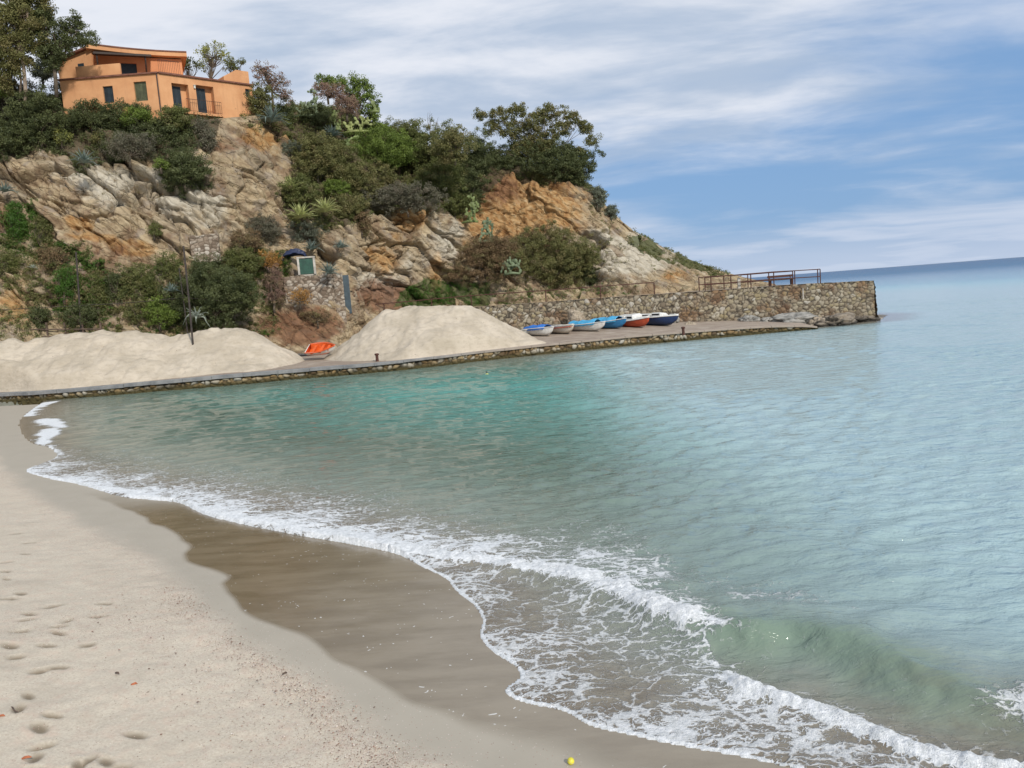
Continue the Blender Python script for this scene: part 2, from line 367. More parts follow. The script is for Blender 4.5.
# foam density, 0..1
lace = vn(p3*.9, 61)*.5+vn(p3*2.6, 62)*.35
uA = T/(len(Al)-1)
left_part = 1-sstep(x, 1.9, 3.1)            # the unbroken green face starts here
strip = np.exp(-np.where(s_ < 0, (s_/.24)**2, (s_/.30)**2))*left_part
strip *= .95
back = sstep(s_, 0, .1)*np.exp(-np.clip(s_-.2, 0, 99)/(1.7+1.0*sstep(y, 10, 25)))*left_part*.84
farf = back
betw = sstep(sF, 0, .1)*(1-sstep(sA, -.25, .0))*(.44+.26*lace)
betw *= np.where(sF < .6, 1.1, 1.0)
Gpoly = [p[:2] for p in Gl]+[(400, -100), (40000, -300), (40000, 40000), (-3000, 40000), (Gl[0][0]-.3, Gl[0][1]+6)]
inG = inpoly(x, y, Gpoly)
betw = np.where(inG, betw*.30, betw*.92)
edgeF = np.exp(-((sF-.03)/.045)**2)*(.78+.5*lace)*(1-sstep(r, 30, 60)*.2)
gf = np.exp(-(DGw/.12)**2)*sstep(TG, .3, 3)*1.0 + np.exp(-(DG/.5)**2)*.35
tipR = np.exp(-(((x-5.0)/.55)**2+((y-7.55)/.35)**2))*.9+np.exp(-(((x-6.1)/.5)**2+((y-7.9)/.3)**2))*.9
pat = np.exp(-(((s_-1.2)/.6)**2))*np.exp(-((x-3.4)/1.3)**2)*.42
foam = np.maximum.reduce([strip, back*(.75+.35*lace), betw, edgeF, gf, tipR*(.6+.5*lace), pat*(.8+.6*lace)])
foam *= (1-.0*uA)
foam = np.where(sS > 60, 0, foam)*(1-sstep(sA, 3.5, 6))
# corner bores
for pl in ([(27, 416), (36, 407), (52, 402)], [(44, 419), (52, 424), (64, 427)], [(38, 444), (50, 434), (50, 429)], [(24, 452), (44, 447), (54, 455)]):
    D3, T3 = polydist(x, y, W2(pl)); m3 = D3 < 3
    foam = np.maximum(foam, 1.1*np.exp(-((D3+.25*vn(p3*1.2, 81))/.42)**2)*sstep(sF, 0, .1))
thick = np.clip(np.maximum.reduce([strip*1.0, gf*1.0, back*.6, edgeF*.6]), 0, 1)
Zw = Zw + np.clip(strip+gf, 0, 1)*(.02*vn(p3*11, 71)+.014*vn(p3*27, 72))*(r < 25)
keep = (sF > -1.2)
face_ = np.clip(hA/.2, 0, 1)*np.exp(-((s_+.15)/.55)**2)*sstep(x, 1.5, 2.6)
me = npmesh('sea', np.stack([x, y, Zw], 1), gridfaces(*sh, mask=keep.reshape(sh))[:, ::-1], True, dict(shore=np.clip(sS, -5, 3000), foam=np.clip(foam, 0, 1.2), thick=thick, face=face_))
def m_sea(nt):
    s = nt.attr('shore'); foam = nt.attr('foam'); th = nt.attr('thick'); c = nt.pos; fc = nt.attr('face')
    lg = nt.math('DIVIDE', nt.math('LOGARITHM', nt.math('ADD', nt.math('MAXIMUM', s, 0), 1), 10), 3.4)   # 0..1 for 0..2500 m
    lgn = nt.math('ADD', lg, nt.math('MULTIPLY', nt.math('SUBTRACT', nt.noise(nt.mapping(c, scale=(.5, 1, 1)), .12, 3), .5), .10))
    body = nt.ramp(lgn, [(0, (.20, .165, .12)), (.09, (.235, .215, .17)), (.17, (.20, .24, .20)), (.27, (.105, .16, .125)), (.38, (.085, .26, .225)), (.50, (.13, .42, .42)), (.55, (.12, .38, .43)), (.60, (.09, .25, .33)), (.72, (.05, .14, .25)), (1, (.04, .10, .20))])
    px = nt.new('SeparateXYZ', i_0=c).outputs[0]
    body = nt.mix(nt.math('MULTIPLY', nt.ss(px, .5, 8), nt.math('MULTIPLY', nt.ss(s, 1.2, 4), nt.ss(s, 110, 30))), body, (.32, .435, .45))  # paler towards the right: bright sky reflection partly put into the water colour
    body = nt.mix(nt.math('MULTIPLY', fc, .75), body, (.15, .215, .155))
    sw = nt.noise(c, 2.4, 4)
    body = nt.mix(nt.math('MULTIPLY', nt.ss(s, 3, .5), nt.ss(sw, .4, .65, 0, .45)), body, (.13, .10, .07))
    # lace pattern
    wv = nt.vmath('SCALE', nt.vmath('SUBTRACT', nt.noise(c, 1.8, 4, out=1), (.5, .5, .5)), scale=1.0)
    cw = nt.vmath('ADD', c, wv); cw = nt.mapping(cw, scale=(.55, 1.45, 1), rot=(0, 0, R_(18)))
    e1 = nt.vor(cw, 2.6, 'DISTANCE_TO_EDGE'); e2 = nt.vor(nt.vmath('ADD', cw, wv), 6.5, 'DISTANCE_TO_EDGE'); e3 = nt.vor(cw, 17, 'DISTANCE_TO_EDGE')
    e = nt.math('MINIMUM', nt.math('MULTIPLY', e1, 1.9), nt.math('ADD', nt.math('MULTIPLY', e2, 2.1), .03)); e = nt.math('MINIMUM', e, nt.math('ADD', nt.math('MULTIPLY', e3, 2.6), .16))
    nn = nt.noise(c, 9, 6, .7)
    e = nt.math('ADD', e, nt.math('MULTIPLY', nt.math('SUBTRACT', nn, .5), .42))
    thr = nt.math('MULTIPLY', nt.math('POWER', foam, 1.9), .80)
    fm = nt.ss(nt.math('SUBTRACT', thr, e), -.03, .12)
    fm = nt.math('MULTIPLY', fm, nt.ss(foam, .05, .25))
    # bumps: small wavelets fading with distance from the shore viewpoint is left to the renderer
    cm = nt.mapping(c, scale=(.45, 1.0, 1), rot=(0, 0, R_(-20)))
    w1 = nt.noise(cm, 1.3, 3, .5, .3); w2 = nt.noise(cm, 3.2, 5, .62, .3); w3 = nt.noise(cm, 11, 3, .6); w4 = nt.noise(cm, .28, 3, .55)
    h = nt.math('ADD', nt.math('MULTIPLY', w1, .14), nt.math('MULTIPLY', w2, .17)); h = nt.math('ADD', h, nt.math('MULTIPLY', w3, .018))
    h = nt.math('MULTIPLY', h, nt.ss(s, -.5, 8, .26, 1))
    h = nt.math('ADD', h, nt.math('MULTIPLY', nt.math('MULTIPLY', w4, nt.ss(s, 20, 80)), .16))
    fh = nt.math('MULTIPLY', nt.math('ADD', nt.noise(c, 30, 5, .7), nt.math('MULTIPLY', e, -.6)), fm)
    nb = nt.bump(nt.math('ADD', h, nt.math('MULTIPLY', fh, .03)), 1, 1.0)
    fcol = nt.mix(nt.ss(nt.noise(c, 14, 4, .7), .3, .7), (.62, .64, .64), (.88, .89, .90))
    fa = nt.math('MULTIPLY', fm, nt.ss(nt.math('ADD', foam, nt.math('MULTIPLY', th, .5)), .15, .9, .62, 1))
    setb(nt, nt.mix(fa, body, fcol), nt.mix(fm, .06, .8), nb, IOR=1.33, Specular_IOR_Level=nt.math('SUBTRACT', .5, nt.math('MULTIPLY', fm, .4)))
    df = nt.new('BsdfDiffuse'); nt.put(df.inputs[0], body); mx = nt.new('MixShader'); nt.put(mx.inputs[0], nt.ss(s, 50, 500, 0, .62)); nt.l.new(nt.b.outputs[0], mx.inputs[1]); nt.l.new(df.outputs[0], mx.inputs[2]); nt.l.new(mx.outputs[0], nt.out.inputs[0])
M_sea = mat('sea_water', m_sea)
tag(link('sea', me, M_sea), kind='structure')
# ============================================================ CLIFF
def hz(u): return 334.9-.0763*u
cols = {
 -420: [(350, 52), (310, 54), (250, 58), (200, 60), (140, 65), (85, 70), (80, 95)],
 -150: [(350, 56), (310, 59), (250, 62), (200, 64), (140, 68), (85, 73), (80, 98)],
 0: [(350, 59), (310, 61), (250, 63.5), (200, 65), (150, 68), (94, 73), (88, 98)],
 60: [(350, 60), (300, 62), (250, 64), (200, 65), (155, 67), (104, 71), (100, 98)],
 130: [(350, 60.5), (300, 62.5), (250, 64.5), (210, 65.5), (168, 67.5), (118, 70.2), (117.8, 98)],
 170: [(350, 61.5), (300, 63), (250, 65), (205, 66.5), (160, 68.2), (117, 70.2), (116.8, 98)],
 210: [(352, 62.5), (310, 64.5), (250, 66), (200, 67.2), (155, 69.2), (119, 72), (118.8, 98)],
 250: [(354, 63.5), (318, 66), (255, 67.5), (205, 69.5), (158, 70.6), (116, 73.8), (115.5, 98)],
 290: [(354, 64), (318, 66.2), (262, 69.2), (210, 71), (160, 74.5), (112, 79), (110, 100)],
 330: [(352, 64.5), (314, 66.9), (262, 70.3), (215, 71.5), (165, 75), (112, 80), (110, 100)],
 345: [(350, 64.8), (312, 67.6), (262, 70.3), (215, 71.8), (168, 75.3), (115, 80.3), (112, 100)],
 365: [(335, 69), (304, 71.5), (256, 72.5), (215, 73.5), (170, 76.5), (125, 81), (125, 100)],
 400: [(318, 73), (300, 74.5), (250, 75), (212, 75.5), (180, 78), (150, 82), (152, 102)],
 460: [(309, 75.7), (288, 77), (250, 78), (213, 79), (187, 81), (160, 84), (160, 102)],
 500: [(306, 76), (287, 78), (250, 80.5), (215, 82), (186, 82.5), (163, 85), (164, 102)],
 550: [(303, 76), (286, 78), (252, 80), (215, 81.2), (188, 82), (168, 85), (170, 102)],
 590: [(300, 76.2), (282, 78.5), (255, 80), (225, 81), (205, 82.5), (190, 85), (193, 100)],
 630: [(297, 76.5), (281, 79.5), (262, 81), (248, 82.5), (238, 84), (229, 86), (236, 98)],
 670: [(294, 77.5), (282, 80.5), (272, 83), (264, 85), (257, 87), (251, 89), (262, 102)],
 710: [(291, 79), (285, 83), (279, 85.5), (275, 87.5), (271, 89), (268, 91), (285, 104)],
 745: [(289, 81), (285, 84), (282, 87), (280, 90), (278.5, 92), (277.5, 94), (300, 104)],
 775: [(290, 83), (287, 86), (286, 89), (285, 91), (284, 93), (284, 95), (305, 104)],
 800: [(300, 84), (300, 87), (300, 90), (301, 92), (302, 94), (303, 96), (315, 104)],
 830: [(318, 86), (318, 89), (318, 92), (318, 94), (318, 96), (318, 98), (330, 106)],
}
us = sorted(cols); NR = 7
def interp_cr(xs, ys, xq):
    """monotone-ish cubic: linear smoothed by averaging"""
    return np.interp(xq, xs, ys)
gu = np.concatenate([np.arange(-420, -40, 5.), np.arange(-40, 770, 1.35), np.arange(770, 831, 2.5)])
tv = np.concatenate([np.linspace(0, 5, 300), np.linspace(5, 6, 30)[1:]])
Pu = np.zeros((len(gu), NR, 3))
for k in range(NR):
    vs = np.interp(gu, us, [cols[u][k][0] for u in us]); Ys = np.interp(gu, us, [cols[u][k][1] for u in us])
    for i, (u, v, Y) in enumerate(zip(gu, vs, Ys)): Pu[i, k] = P(u, v, Y)
ker = np.ones(21)/21
core = np.zeros((len(tv), len(gu), 3))
kk = np.arange(NR)
for i in range(len(gu)):
    for a in range(3): core[:, i, a] = np.interp(tv, kk, Pu[i, :, a])
def smooth_ax(Aa, n, ax):
    pad = [(0, 0)]*3; pad[ax] = (n, n); B = np.pad(Aa, pad, mode='edge'); c = np.cumsum(B, ax); sl = [slice(None)]*3; s2 = list(sl)
    sl[ax] = slice(2*n, None); s2[ax] = slice(0, -2*n); return (c[tuple(sl)]-c[tuple(s2)])/(2*n)
sm = smooth_ax(smooth_ax(core[:300], 9, 0), 9, 1); sm = smooth_ax(sm, 9, 1)
core[12:290] = sm[12:290]
nr, nc = core.shape[:2]
du = np.gradient(core, axis=1); dv = np.gradient(core, axis=0); N = np.cross(du, dv); N /= np.linalg.norm(N, axis=2, keepdims=True)+1e-9
if N[100, 300, 1] > 0: N = -N
UU, VV = np.meshgrid(gu, tv)
# image-space v of the undisplaced surface, used only to lay out the soils
rel = core.reshape(-1, 3)-np.array([0, 0, H0]); rv = np.array(right), np.array(up), np.array(F0)
cu = 512+FP*(rel@rv[0])/(rel@rv[2]); cv = 384-FP*(rel@rv[1])/(rel@rv[2])
p = core.reshape(-1, 3)
bed = np.array(Matrix.Rotation(R_(-38), 3, 'Y'))            # bedding dips to the right
q = p@bed.T
F1, F2, ID, ID2, V = voro(q*np.array([.13, .24, .40])+.22*np.stack([fbm(p*.5, 2, 3), fbm(p*.5, 2, 4), fbm(p*.5, 2, 5)], 1), 1)
G1, G2, JD, JD2, V2 = voro(q*np.array([.42, .7, 1.25])+.12*np.stack([vn(p*1.5, 3), vn(p*1.5, 4), vn(p*1.5, 5)], 1), 11)
rocky = np.ones(len(p))
disp = 1.7*(ID-.5) + .55*(JD-.5) - .9*np.exp(-((F2-F1)/.04)**2) - .38*np.exp(-((G2-G1)/.05)**2)
disp += (V[:, 0]*(ID2-.5)*2.0 + V[:, 2]*(ID-.5)*1.6) + V2[:, 2]*(JD2-.5)*1.1 + V2[:, 0]*(JD-.5)*1.0 + V2[:, 1]*(JD2-.5)*.6
disp += .8*fbm(p*.16, 3, 71)+.10*fbm(p*.8, 4, 72, ridge=True)+.07*fbm(p*3.2, 3, 73)
# soft earth scarps (vertical runnels), where there is little block structure
def blob(u0, v0, ru, rvv, e=2): return np.exp(-(((cu-u0)/ru)**2+((cv-v0)/rvv)**2)**(e/2))
earth = np.clip(blob(520, 225, 62, 45, 4)+blob(235, 185, 40, 60, 4)*.55+blob(420, 245, 55, 35, 4)*.2+blob(110, 235, 60, 30, 4)*.5, 0, 1)
er = .5*fbm(p*np.array([.9, .9, .35]), 4, 81, ridge=True)+.22*fbm(p*2.2, 3, 82)+.3*fbm(p*.3, 2, 84)
disp = disp*(1-.8*earth)+er*earth*1.2
low = sstep(cv, 285, 318)*(1-sstep(cu, 600, 640))
disp *= (1-.7*low)*(1-.5*sstep(cu, 600, 640))
tt = VV.ravel()
disp *= 1-.8*blob(318, 292, 40, 30, 4)
disp *= sstep(tt, 0, .2)*(1-sstep(tt, 4.5, 5.02))*1.0
disp = np.where(tt > 4.9, disp*.2, disp)
pos = p+N.reshape(-1, 3)*disp[:, None]
# rounded hollow under the tree at right
# attributes
och = np.clip(blob(525, 205, 60, 35, 3)*1.1+blob(480, 240, 30, 35)*.5+blob(80, 222, 14, 9)*1.0+blob(135, 247, 22, 7)*1.3+blob(95, 238, 22, 6)*.8+blob(15, 300, 30, 30)*.6+blob(410, 215, 22, 22)*.75+blob(380, 262, 18, 18)*.6+blob(265, 135, 22, 14)*.9+blob(300, 150, 20, 20)*.3+blob(672, 277, 20, 8, 3)*.45+blob(435, 275, 12, 25)*.6+.32*fbm(p*.4, 3, 91), 0, 1)
pale = .10+np.clip(blob(150, 192, 55, 20, 3)*.9+blob(75, 170, 30, 16)*.6+blob(610, 258, 45, 26, 3)*1.0+blob(660, 250, 60, 14, 3)*.7+blob(378, 285, 30, 25)*.6+blob(445, 235, 28, 25)*.6+blob(200, 205, 40, 40)*.4+.35*fbm(p*.35, 3, 92), 0, 1)
red = np.clip(blob(385, 295, 40, 20)*.8+blob(495, 190, 34, 22, 3)*.6+blob(560, 185, 30, 10)*.4+blob(110, 250, 60, 22)*.45+blob(300, 325, 50, 22, 4)*.75+blob(230, 145, 40, 14)*.5+blob(90, 300, 60, 30)*.5+blob(0, 215, 20, 22)*.6, 0, 1)
def pm(pts, nz=5.):
    wob = nz*fbm(p*.5, 3, 95); wob2 = nz*fbm(p*.5, 3, 96)
    return inpoly(cu+wob, cv+wob2, pts).astype(float)
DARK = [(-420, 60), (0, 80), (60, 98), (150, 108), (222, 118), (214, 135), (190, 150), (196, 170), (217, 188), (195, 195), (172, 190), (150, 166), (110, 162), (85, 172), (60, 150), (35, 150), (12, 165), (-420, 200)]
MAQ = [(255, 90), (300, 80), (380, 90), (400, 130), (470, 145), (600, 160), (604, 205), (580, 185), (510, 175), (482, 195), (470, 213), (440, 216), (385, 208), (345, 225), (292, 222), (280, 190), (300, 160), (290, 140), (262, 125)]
GLOW = [(0, 200), (38, 205), (48, 240), (70, 250), (88, 248), (112, 268), (150, 262), (185, 250), (228, 250), (290, 255), (275, 335), (-300, 350), (-300, 290), (0, 262)]
GRS = [(402, 290), (425, 279), (470, 281), (520, 288), (600, 290), (655, 296), (640, 299), (470, 303), (395, 308)]
SLP = [(625, 228), (700, 256), (735, 274), (700, 272), (664, 262), (640, 246)]
green = np.clip(pm(GRS, 3)*np.where(cu < 490, 1, .25)+pm(SLP, 5)*(vn(p*.7, 97) > -.15)+pm(GLOW)*.3, 0, 1)
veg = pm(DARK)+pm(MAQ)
me = npmesh('cliff', pos, gridfaces(nr, nc), False, dict(ochre=och, pale=pale, red=red, green=np.clip(green, 0, 1), veg=np.clip(veg, 0, 1), earth=earth, blk=ID2, blkb=JD2))
def m_cliff(nt):
    c = nt.pos; A = nt.attr
    cr = nt.mapping(c, rot=(0, R_(-38), 0))
    n1 = nt.noise(cr, .55, 6, .6); n2 = nt.noise(nt.mapping(cr, scale=(.6, 1, 1.3)), 1.7, 7, .66); n3 = nt.noise(c, 9, 5, .7)
    base = nt.ramp(n2, [(.25, (.12, .082, .05)), (.42, (.29, .21, .125)), (.55, (.42, .325, .20)), (.72, (.53, .44, .30))])
    base = nt.mix(nt.math('MULTIPLY', A('blkb'), .55), base, nt.mix(A('blk'), (.21, .185, .15), (.46, .37, .24)))
    base = nt.mix(nt.ss(n1, .48, .62, 0, .65), base, nt.mix(n3, (.10, .062, .038), (.24, .15, .09)))
    base = nt.mix(nt.ss(nt.noise(c, .8, 5), .56, .64, 0, .6), base, (.27, .225, .185))
    pale = nt.ramp(n2, [(.25, (.26, .225, .17)), (.5, (.47, .42, .33)), (.75, (.60, .55, .46))])
    och = nt.ramp(n2, [(.25, (.13, .065, .03)), (.42, (.33, .17, .06)), (.55, (.42, .26, .115)), (.72, (.50, .38, .23))])
    red = nt.ramp(n2, [(.3, (.085, .045, .028)), (.7, (.26, .12, .06))])
    f = lambda n, k: nt.ss(nt.math('ADD', A(n), nt.math('MULTIPLY', nt.math('SUBTRACT', nt.noise(c, k, 4), .5), .9)), .25, .65)
    col = nt.mix(nt.math('MULTIPLY', f('pale', .9), nt.ss(A('blk'), .2, .5, .25, 1)), base, pale); col = nt.mix(nt.math('MULTIPLY', f('ochre', .9), .9), col, och); col = nt.mix(nt.math('MULTIPLY', f('red', 1.3), .85), col, red)
    col = nt.mix(nt.math('MULTIPLY', f('green', 1.5), .8), col, nt.mix(n3, (.035, .055, .018), (.09, .11, .035)))
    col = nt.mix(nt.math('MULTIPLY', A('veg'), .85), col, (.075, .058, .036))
    col = nt.mix(nt.ss(n3, .52, .72, 0, .35), col, (.12, .10, .08))
    # upward-facing ledges gather dirt and dry weeds
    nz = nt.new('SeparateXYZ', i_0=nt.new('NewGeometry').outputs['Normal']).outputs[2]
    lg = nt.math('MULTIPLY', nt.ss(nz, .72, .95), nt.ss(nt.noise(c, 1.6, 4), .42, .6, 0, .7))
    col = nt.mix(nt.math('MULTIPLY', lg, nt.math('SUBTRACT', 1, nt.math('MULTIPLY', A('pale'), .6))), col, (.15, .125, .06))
    crk = nt.vor(nt.vmath('ADD', nt.mapping(cr, scale=(.5, 1, 1.5)), nt.vmath('SCALE', nt.noise(c, 1.2, 3, out=1), scale=.6)), .8, 'DISTANCE_TO_EDGE')
    h = nt.math('ADD', nt.math('MULTIPLY', n2, .5), nt.math('MULTIPLY', n3, .16)); h = nt.math('ADD', h, nt.math('MULTIPLY', nt.ss(crk, 0, .05), .22))
    setb(nt, col, .95, nt.bump(h, .9, .40), Specular_IOR_Level=.2)
M_cliff = mat('cliff_rock', m_cliff)
cliff = tag(link('cliff', me, M_cliff), kind='structure')
cf = gridfaces(nr, nc)
BV = BVHTree.FromPolygons([tuple(a) for a in pos], [tuple(int(j) for j in f) for f in cf])
def seat(u, v, fall=75.):
    """where the line through this photo position meets the cliff"""
    r_ = ray(u, v).normalized(); h_ = BV.ray_cast(Vector((0, 0, H0)), r_)
    return h_[0] if h_[0] is not None else P(u, v, fall)
# ============================================================ QUAY, RAMP, SAND
Qpx = [(-160, 409, .62), (0, 402, .62), (50, 400, .64), (200, 388, .72), (300, 379, .7), (400, 370.5, .68), (500, 359, .72), (620, 346.5, .76), (700, 339.5, .72), (760, 334, .62), (800, 330.5, .42), (818, 329, .22)]
Q = [(*tuple(U(u, v)[:2]), h) for u, v, h in Qpx]; Q = smoothline(Q, 8); Q = np.array(Q)
ql = np.concatenate([[0], np.cumsum(np.hypot(*np.diff(Q[:, :2], axis=0).T))])
def quay_front():
    L = ql[-1]; nx = int(L/.07); nzz = 22; t = np.linspace(0, L, nx); s = np.linspace(0, 1, nzz)
    X = np.interp(t, ql, Q[:, 0]); Y = np.interp(t, ql, Q[:, 1]); Hh = np.interp(t, ql, Q[:, 2])-.13
    z = -.5+(Hh[None]+.5)*s[:, None]; tt_ = np.repeat(t[None], nzz, 0)
    pp = np.stack([tt_, z*1.15, z*0], -1).reshape(-1, 3)
    f1, f2, i1, i2, v_ = voro(pp*2.6+.2*np.stack([vn(pp*2, 1), vn(pp*2, 2), pp[:, 0]*0], 1), 5)
    e = f2-f1; d = .13*sstep(e, 0, .35)+.10*(i1-.5)
    x = X[None]+0*z; y = Y[None]-d.reshape(z.shape)+.08
    return npmesh('stone_front', np.stack([x, y, z], -1).reshape(-1, 3), gridfaces(nzz, nx), False, dict(joint=sstep(e, .02, .16), tone=i2))
def m_stone(cols_, joint, stain=None, algae=True, sc=1.0):
    def fn(nt):
        t = nt.attr('tone'); j = nt.attr('joint'); c = nt.pos
        col = nt.ramp(t, cols_); n = nt.noise(c, 7*sc, 5, .65); n2_ = nt.noise(c, .35, 4, .6)
        col = nt.mix(nt.ss(n, .35, .7, 0, .55), col, nt.mix(.5, col, (.10, .08, .06)))
        if stain: col = nt.mix(nt.ss(n2_, .50, .62, 0, .75), col, nt.mix(t, stain[0], stain[1]))
        col = nt.mix(j, joint, col)
        if algae:
            z = nt.new('SeparateXYZ', i_0=c).outputs[2]
            col = nt.mix(nt.ss(nt.math('ADD', z, nt.math('MULTIPLY', nt.math('SUBTRACT', n, .5), .3)), .38, .08), col, nt.mix(n, (.025, .028, .012), (.10, .075, .03)))
        setb(nt, col, .9, nt.bump(n, .7, .05), Specular_IOR_Level=.25)
    return fn
M_quay = mat('quay_stone', m_stone([(0, (.10, .07, .045)), (.3, (.30, .20, .09)), (.6, (.40, .31, .18)), (.85, (.40, .36, .29)), (1, (.5, .47, .4))], (.035, .028, .018), ((.10, .055, .02), (.05, .045, .03))))
M_wall = mat('retaining_wall_stone', m_stone([(0, (.15, .12, .085)), (.25, (.27, .22, .15)), (.5, (.33, .29, .22)), (.75, (.30, .245, .14)), (1, (.46, .43, .37))], (.06, .05, .038), ((.10, .05, .026), (.24, .13, .06)), False))
quay = empty('quay', (Q[40, 0], Q[40, 1], 0)); tag(quay, 'long low stone quay with a concrete edge, running along the water below the sand', 'quay')
def adopt(o, par):
    o.parent = par; o.matrix_parent_inverse = Matrix.Translation(par.location).inverted() if par.rotation_euler.z == 0 else par.matrix_world.inverted(); return o
def adopt(o, par):
    off = Vector(par.location)
    for v_ in o.data.vertices: v_.co = v_.co-off
    o.parent = par; return o
bpy.context.view_layer.update()
adopt(link('stone_front', quay_front(), M_quay), quay)
def m_concrete(nt):
    c = nt.pos; n = nt.noise(c, 1.5, 6, .65); f = nt.noise(c, 25, 4, .7)
    col = nt.mix(nt.ss(n, .3, .7), (.15, .155, .16), (.27, .27, .265)); col = nt.mix(nt.ss(f, .5, .8, 0, .5), col, (.13, .12, .10))
    px = nt.new('SeparateXYZ', i_0=c).outputs[0]
    col = nt.mix(nt.ss(px, -9, 2), col, nt.mix(n, (.22, .17, .13), (.40, .34, .28)))
    setb(nt, col, .85, nt.bump(f, .5, .02))
M_conc = mat('quay_concrete', m_concrete)
mb = MB(); pr = None
# coping slabs with small joints
L = ql[-1]; t0 = 0; rs = random.Random(3)
while t0 < L-.3:
    t1 = min(t0+rs.uniform(1.6, 2.3), L)
    n_ = 4; pts = []
    for k in range(n_+1):
        t = t0+.012+(t1-t0-.024)*k/n_; t = max(t, 0)
        X, Y, Hh = (np.interp(t, ql, Q[:, a]) for a in range(3)); j = .0
        pts.append((X, Y, Hh))
    dz = rs.uniform(-.012, .012); dy = rs.uniform(-.02, .02)
    vs = []; fs = []
    for (X, Y, Hh) in pts: th_ = .14+.08*float(sstep(np.array(-X), 6, 12)); vs += [(X, Y-.15+dy, Hh-th_+dz), (X, Y-.15+dy, Hh-.015+dz), (X, Y-.13+dy, Hh+dz), (X, Y+.42, Hh+dz), (X, Y+.42, Hh-.16+dz)]
    for k in range(n_):
        for a in range(5): b = (a+1) % 5; fs.append((k*5+a, k*5+5+a, k*5+5+b, k*5+b))
    fs += [(0, 1, 2, 3, 4), tuple(n_*5+a for a in (4, 3, 2, 1, 0))]
    mb.add(vs, fs); t0 = t1
adopt(mb.build('coping', M_conc), quay)
# deck (ramp up to the retaining wall)
nx, ny = 260, 60; t = np.linspace(0, L, nx); X = np.interp(t, ql, Q[:, 0]); Y = np.interp(t, ql, Q[:, 1]); Hh = np.interp(t, ql, Q[:, 2])
s = np.linspace(0, 1, ny)[:, None]
kx = X/ (Y/800)+512
zb = np.interp(X, [-60, -12, 3, 9, 16.9, 22.3, 28, 34], [1.0, 1.0, 1.45, 1.6, .95, .68, .45, .2])
Yb = np.interp(X, [-60, -14, -8, 40], [61, 66, 71.9, 71.9])+.3
dx_ = X[None]+0*s; dy_ = Y[None]+.40+(Yb-Y-.4)[None]*s; dzz = Hh[None]-.004+(zb-Hh)[None]*np.clip(s*1.0, 0, 1)
pp = np.stack([dx_, dy_, dzz], -1).reshape(-1, 3); pp[:, 2] += .035*fbm(pp*np.array([.7, .7, 0]), 4, 7)*sstep(np.repeat(s, nx, 1).ravel(), 0, .15)
qX, qzb, qYb = X.copy(), zb.copy(), Yb.copy()
def deckz(x, y):
    Yf = np.interp(x, Q[:, 0], Q[:, 1]); Hf = np.interp(x, Q[:, 0], Q[:, 2]); zb_ = np.interp(x, qX, qzb); Yb_ = np.interp(x, qX, qYb)
    return Hf+(zb_-Hf)*np.clip((y-Yf-.4)/(Yb_-Yf-.4), 0, 1.3)
def m_deck(nt):
    c = nt.pos; n = nt.noise(c, .6, 6, .6); n2_ = nt.noise(nt.mapping(c, scale=(.4, 1.6, 1)), 2.0, 6, .65); f = nt.noise(c, 16, 4, .7)
    col = nt.ramp(n2_, [(.28, (.19, .14, .105)), (.5, (.33, .265, .205)), (.7, (.45, .39, .315))]); col = nt.mix(nt.ss(n, .45, .62, 0, .7), col, (.27, .205, .16))
    col = nt.mix(nt.ss(f, .55, .75, 0, .5), col, (.13, .10, .08)); setb(nt, col, .92, nt.bump(nt.math('ADD', f, n2_), .6, .05))
M_deck = mat('quay_deck', m_deck)
tag(adopt(link('deck', npmesh('deck', pp, gridfaces(ny, nx), True), M_deck), quay))
# left block of the quay body seen where the beach meets it
# ---- sand heaps
def heap(name, label, peaks, xr, yr, seed, front=.45):
    xs = np.arange(xr[0], xr[1], .11); ys = np.arange(yr[0], yr[1], .11); Xg, Yg = np.meshgrid(xs, ys); sh = Xg.shape; x = Xg.ravel(); y = Yg.ravel()
    z = np.full(x.shape, -9.); p3 = np.stack([x, y, x*0], 1); wn = .3*fbm(p3*.5, 3, seed)
    for (px_, py_, pz, sl_) in peaks:
        d = np.hypot(x-px_, (y-py_)*1.0)*(1+.12*vn(p3*.35, seed+3)); c = pz-sl_*(np.sqrt(d*d+.25)-.5)+.10*wn
        k = 3.5; z = np.logaddexp(z*k, c*k)/k
    base = deckz(x, y)
    yq = np.interp(x, Q[:, 0], Q[:, 1])
    z = np.where(z > base, base+(z-base), base-.0)  # spill
    hgt = z-base
    z = z + sstep(hgt, .0, .5)*(.24*fbm(p3*.8, 4, seed+9)+.05*fbm(p3*3.0, 4, seed+12, gain=.6)-.12*np.maximum(0, fbm(p3*1.1, 2, seed+20, ridge=True))) + .03
    lim = sstep(y-yq, front, front+.55); z = base-.05+(z-base+.05)*lim
    z = np.where(hgt < .015, base-.06, z)
    me = npmesh(name, np.stack([x, y, z], 1), gridfaces(*sh, mask=((hgt > .01) & (y > yq+.3) & (x < 40)).reshape(sh)), True)
    o = tag(link(name, me, M_heap), label, 'sand heap'); return o
